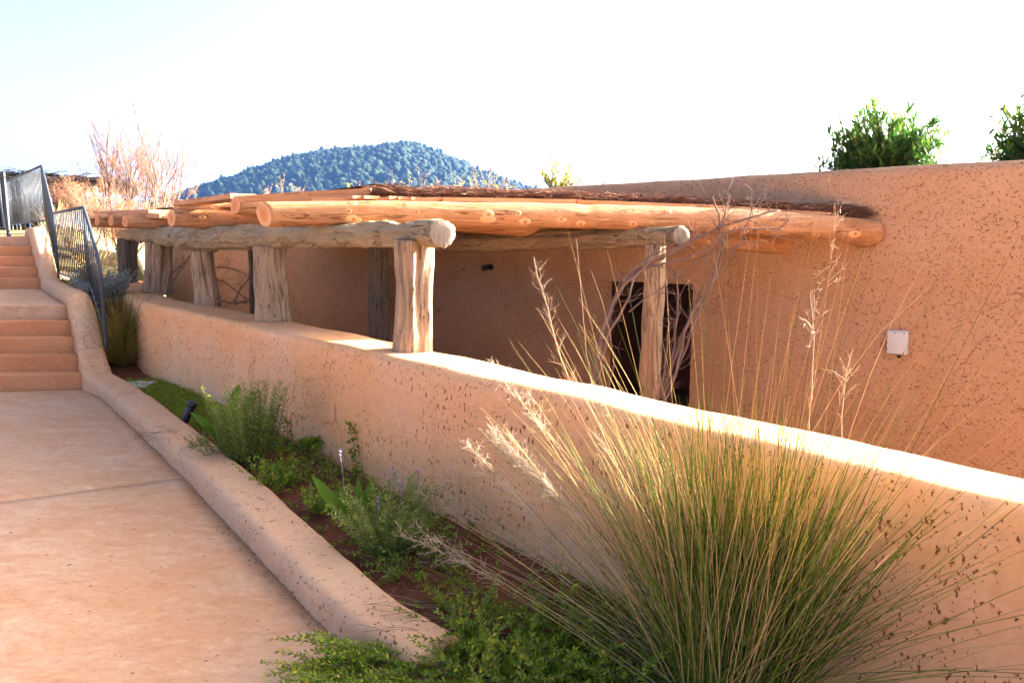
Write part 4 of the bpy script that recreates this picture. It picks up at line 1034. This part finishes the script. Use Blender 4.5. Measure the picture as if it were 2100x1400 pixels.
# ---- tamarisks behind the pergola
def tamarisk(label, base, h, spread, n, fol, lean=0., r=.035):
    e = empty('tamarisk_tree', tuple(base)); tag(e, label, 'tree', 'bare orange tamarisks beyond the pergola'); tr = MB(); cr = MB(); tips = []
    def grow(p, d, L, r_, lv):
        P = [p.copy()]; q = p.copy()
        for k_ in range(6): d = (d+Vector((random.gauss(0,.09), random.gauss(0,.09), .05))).normalized(); q = q+d*L/6; P.append(q.copy())
        (tr if lv < 2 else cr).tube(P, [r_*(1-.10*k_) for k_ in range(7)], 5 if lv < 2 else 3, 0 if lv < 2 else 1, cap=False)
        if lv >= 2: tips.append(P)
        if lv < 3:
            for _ in range((5, 5, 4)[lv]):
                i = random.randrange(2, 7); dd = (d+Vector((random.gauss(0,.42), random.gauss(0,.42), random.gauss(.1,.25)))).normalized(); grow(P[i], dd, L*U(.45,.72), r_*.5, lv+1)
    for i in range(n):
        a = 6.28*i/n+U(-.4,.4); grow(base+Vector((math.cos(a)*.1, math.sin(a)*.1, 0)), Vector((math.cos(a)*spread+lean, math.sin(a)*spread*.7, 1)), h*U(.45,.62), r*U(.7,1.1), 0)
    zt = base.z+h
    for P in tips:
        for p in P[2:]:
            f_ = (zt-p.z)/h; pr = fol*max(0.03, min(1.3, (f_-.12)*1.7))*(.25+1.5*max(0, .3+nz(p.x*1.3, p.y*1.3, p.z*1.3)))
            if random.random() < pr:
                for _ in range(7):
                    d = Vector((random.gauss(0,.6), random.gauss(0,.6), random.gauss(.5,.5))); q = p+Vector((U(-.07,.07), U(-.07,.07), U(-.07,.07))); cr.leaf(q, d, U(.06,.14), .010)
    obj('trunk', tr, M['bark'], e); obj('crown', cr, [M['tamarisk'], M['bark']], e)
tamarisk('feathery orange tamarisk left of the pergola roof, largest of the row', Vector((at(258,500,17).x, 17., 1.0)), 3.8, .26, 6, .38)
tamarisk('sparse orange tamarisk with bare upright branches over the pergola rafters', Vector((-8.45, 17.3, 1.0)), 3.9, .30, 6, .26, lean=.14)
tamarisk('low dense orange tamarisk beside the thatched shelter', Vector((at(190,500,20).x, 20, 1.5)), 2.2, .55, 6, .7)
tamarisk('low orange tamarisk seen between the left pergola posts', Vector((-8.15, 15.3, .95)), 2.0, .5, 5, .7, r=.02)
vn2 = MB(); e = empty('bare_shrub', tuple(at(500,600,11.2))); tag(e, 'bare dark twiggy branches seen between the pergola posts', 'shrub')
for pts in ([(440,548,11),(470,550,11),(500,560,11),(512,575,11)], [(440,570,11),(470,585,11),(495,605,11),(515,620,11)], [(478,622,10.6),(490,600,10.6),(503,580,10.6),(515,560,10.6)], [(445,615,11),(480,622,11),(520,612,11)], [(480,625,10.8),(500,618,10.8),(513,622,10.8)], [(352,560,12.5),(372,545,12.5),(395,520,12.5)], [(355,575,12.5),(380,540,12.5),(392,515,12.5)]):
    P, rr = vpath(pts, .010, .005); vn2.tube(P, rr, 5); branchlets(vn2, P, 7, .25, .003, .2, 1)
tag(obj('branch', vn2, M['bark'], e), kind='stuff')

# ---- roof garden plants on the house
def leafy_bush(label, base, rx, rz, n, mat, leafL, leafW, cat='bush', name='leafy_bush', dens=26, up=.5):
    e = empty(name, tuple(base)); tag(e, label, cat); mb = MB(); br = MB()
    for i in range(n):
        a = U(0, 6.28); k_ = math.sqrt(random.random()); d = Vector((math.cos(a)*k_*rx, math.sin(a)*k_*rx*.7, rz*U(.12, 1.05)*(1-.45*k_*k_)))
        P = [base+d*t+Vector((random.gauss(0,.03), random.gauss(0,.03), random.gauss(0,.02)))*t for t in (0, .3, .55, .8, 1)]; br.tube(P, [.008, .007, .005, .004, .002], 4, cap=False)
        for _ in range(dens):
            t = U(.25, 1)*4; j = min(3, int(t)); q = P[j].lerp(P[j+1], t-j); o_ = Vector((random.gauss(0,.8), random.gauss(0,.8), random.gauss(.15,.7)))+d.normalized()*.6
            mb.quadleaf(q, o_, leafL*U(.6,1.2), leafW*U(.7,1.2), U(.1,.9), 0, 3, .2)
    obj('branch', br, M['bark'], e); obj('foliage', mb, M[mat], e)
def roof_pt(px, Y, z=2.32): d = (px-1050)/FPX; return Vector((d*Y/_c*(_c), Y, z))
leafy_bush('round bushy green shrub with lance leaves on the house roof', roof_pt(1795, 8.1), .70, .80, 190, 'bush', .12, .026, dens=36)
leafy_bush('green lance-leaved shrub on the house roof cut by the right picture edge', roof_pt(2110, 7.5), .60, .92, 140, 'bush', .12, .026, dens=34)
leafy_bush('small yellow-green shrub on the roof where the house meets the pergola', roof_pt(1140, 11.2), .42, .58, 34, 'yellow', .10, .026, dens=16)
leafy_bush('airy pale green shrub on the roof right of the yellow shrub', roof_pt(1215, 10.9), .30, .36, 16, 'yellow', .05, .018, dens=10)
def weed(label, base, h, n, mat, leaf=.03, group='small weeds growing on the roofs', sprd=.25):
    e = empty('roof_weed', tuple(base)); tag(e, label, 'weed', group); mb = MB()
    for _ in range(n):
        d = Vector((random.gauss(0, sprd), random.gauss(0, sprd), 1)); P = stem_path(base, d, h*U(.6, 1.1), 5, U(0, .2), .05); mb.tube(P, [.0022, .002, .0018, .0015, .0012, .0008], 3, 1, cap=False)
        for _k in range(9):
            t = U(.3, 1)*5; j = min(4, int(t)); q = P[j].lerp(P[j+1], t-j); mb.leaf(q, Vector((random.gauss(0,.7), random.gauss(0,.7), U(.1,.9))), leaf*U(.5,1.2), leaf*.3, m=0)
    obj('foliage', mb, [M[mat], M['dry']], e)
ORD = 'first second third fourth fifth sixth seventh eighth ninth tenth eleventh twelfth thirteenth fourteenth fifteenth sixteenth seventeenth eighteenth nineteenth twentieth'.split()
ORD += ['twenty-'+q for q in ORD[:9]]+['thirtieth']
for i, (px, Y, h) in enumerate(((1300,10.2,.34), (1412,9.6,.36), (1500,9.2,.32), (1525,9.1,.22), (1575,8.9,.24), (1590,8.85,.28), (1617,8.8,.42), (1655,8.5,.34), (1664,8.45,.50), (1955,7.7,.40), (1985,7.6,.30), (2010,7.5,.26))):
    weed('small green weed on the house roof against the sky, %s from the left' % ORD[i], roof_pt(px, Y), h, 4, 'cover', .045)
nd = ny_ = 0
for px in sorted(U(520, 1050) for _ in range(32)):
    Y = U(7.6, 9.6); b = roof_pt(px, Y, 2.13); dry = random.random() < .55
    if dry: nd += 1; lab = 'slender dry weed on the pergola roof before the hill, %s dry one from the left' % ORD[min(nd, 30)-1]
    else: ny_ += 1; lab = 'slender yellow-green weed on the pergola roof before the hill, %s green one from the left' % ORD[min(ny_, 30)-1]
    weed(lab, b, U(.12, .30)*(1.25 if px > 780 else .85), random.choice((2, 3, 4)), 'dry' if dry else 'yellow', .035, 'weeds on the pergola roof')

# ================================================================== THATCHED SHELTER
sh = empty('thatched_shelter', tuple(at(60, 470, 24))); tag(sh, 'dark thatched shelter with a reed screen behind the stair railing', 'shelter')
SA, SB = at(-160, 352, 24.0), at(208, 373, 24.0); mb = MB()
for _ in range(5200):
    t = random.random(); p = SA.lerp(SB, t)+Vector((0, U(-.5, 2.6), 0)); p.z += -.05+(p.y-24)*.03+random.gauss(0, .10)-.14*abs(nz(p.x, p.y)); d = Vector((U(.5,1)*random.choice((-1,1)), random.gauss(0,.3), random.gauss(0,.10))); L = U(.3,.8)
    mb.tube([p, p+d*L], [.018, .006], 3, cap=False)
tag(obj('thatch', mb, M['thatch_far'], sh), kind='stuff')
ax = (SB-SA).normalized()
for dz, dy, r in ((-.22, -.3, .07), (-.24, 1.2, .07), (-.24, 2.4, .07)):
    mb = MB(); mb.tube([SA+Vector((0,dy,dz)), SA.lerp(SB, .5)+Vector((0,dy,dz+.03)), SB+Vector((0,dy,dz))], r, 10); obj('roof_pole', mb, M['postgrey'], sh)
for t in (.02, .35, .68, .97):
    q = SA.lerp(SB, t)+Vector((0, -.1, -.25)); mb = MB(); mb.tube([Vector((q.x, q.y, 1.3)), Vector((q.x+.05, q.y, (q.z+1.3)/2)), q], [.09, .08, .07], 10); obj('post', mb, M['stone'] if t > .9 else M['postgrey'], sh)
for i in range(72):
    q = SA.lerp(SB, .02+.75*i/71+U(-.003,.003))+Vector((0, 1.3+U(-.04,.04), -.3)); mb = MB(); mb.tube([Vector((q.x+U(-.05,.05), q.y, 1.4)), q], [U(.03,.045), U(.02,.035)], 6); obj('reed', mb, M['thatch_far'] if i % 4 else M['postgrey'], sh)

# ================================================================== HILLS
def ridge(name, pts, Y, depth, mat, base=-30., rough=2., n=90, seed=0.):
    P = [at(x, y, Y) for x, y in pts]; tab = [(p.x, p.z) for p in P]; mb = MB(); x0, x1 = tab[0][0], tab[-1][0]; m_ = 36
    def hz(x, v):        # v in -1..1 across the hill
        h = lerp_tab(tab, x)-base; return base+h*(1-abs(v)**1.7)+rough*fr(x*.012+seed, v*2.2, 1.)*(1-abs(v))
    for i in range(n+1):
        x = x0+(x1-x0)*i/n
        for j in range(m_+1):
            v = -1+2*j/m_; mb.v.append(Vector((x, Y+v*depth, hz(x, v))))
    q = m_+1
    for i in range(n):
        for j in range(m_): mb.f.append((i*q+j, (i+1)*q+j, (i+1)*q+j+1, i*q+j+1)); mb.m.append(0)
    tag(obj(name, mb, mat), kind='structure'); return hz, x0, x1
HILL = [(455,479),(478,434),(505,401),(540,381),(600,354),(650,334),(690,323),(740,314),(800,310),(830,309),(865,315),(910,331),(950,349),(990,369),(1040,385),(1110,401),(1250,439),(1500,479),(1700,499)]
hz, hx0, hx1 = ridge('wooded_hill', HILL, 900., 420., M['hill'], -20., 6., 120)
FAR = [(-500,439),(-200,419),(60,411),(150,413),(230,407),(300,411),(360,417),(420,399),(450,391),(480,395),(520,407),(600,419),(900,439),(1600,459),(2300,479)]
fz_, fx0, fx1 = ridge('far_hills', FAR, 2600., 700., M['hill'], -30., 10., 100, 5.)
ico = bmesh.new(); bmesh.ops.create_icosphere(ico, subdivisions=2, radius=1); ico.verts.ensure_lookup_table()
IV = np.array([v.co[:] for v in ico.verts]); IF = np.array([[v.index for v in f.verts] for f in ico.faces]); ico.free()
def forest(name, n, xr, vr, Y, depth, hfun, size, label, kind_mat):
    V_ = []; F_ = []; off = 0; rng = np.random.default_rng(3); made = 0
    while made < n:
        x = rng.uniform(*xr); v = rng.uniform(*vr); z = hfun(x, v)
        if fr(x*.02, v*7, 2.) < -.42: continue
        s_ = rng.uniform(*size); con = rng.random() < .05
        P = IV*(1+.30*rng.standard_normal((len(IV), 1)).clip(-1.6, 1.6)); hh = s_*(1.3 if con else .85)
        tz = (P[:,2]+1)/2; wd = (1.15-.75*tz) if con else (1-.25*tz)
        Q = np.stack([P[:,0]*s_*.62*wd, P[:,1]*s_*.62*wd, P[:,2]*hh*.6], 1)+np.array([x, Y+v*depth, z+hh*.45])
        V_.append(Q); F_.append(IF+off); off += len(IV); made += 1
    V_ = np.concatenate(V_); F_ = np.concatenate(F_); me = bpy.data.meshes.new(name); c = V_.mean(0); me.from_pydata((V_-c).tolist(), [], F_.tolist()); me.materials.append(kind_mat); me.polygons.foreach_set('use_smooth', [True]*len(me.polygons))
    o = link(bpy.data.objects.new(name, me)); setparent(o, None, Matrix.Translation(Vector(c))); tag(o, label, 'forest', kind='stuff')
forest('hill_forest', 8500, (at(486,400,900).x, at(1250,400,900).x), (-.96, .06), 900., 420., hz, (2.4, 9.0), 'dark pine wood covering the round hill', M['pine'])

# ================================================================== HAZE
mb = MB(); mb.box((0, 0, 100), (8000, 8000, 270)); hzm = bpy.data.materials.new('haze_air'); hzm.use_nodes = True; t_ = hzm.node_tree
for n_ in list(t_.nodes):
    if n_.type == 'BSDF_PRINCIPLED': t_.nodes.remove(n_)
vp = t_.nodes.new('ShaderNodeVolumePrincipled'); vp.inputs['Color'].default_value = (.18,.42,1,1); vp.inputs['Density'].default_value = .00010; vp.inputs['Anisotropy'].default_value = .2
t_.links.new(vp.outputs[0], [n_ for n_ in t_.nodes if n_.type == 'OUTPUT_MATERIAL'][0].inputs['Volume'])
tag(obj('haze', mb, hzm, smoothf=False), 'thin blue air between the garden and the far hills', 'haze', kind='stuff')
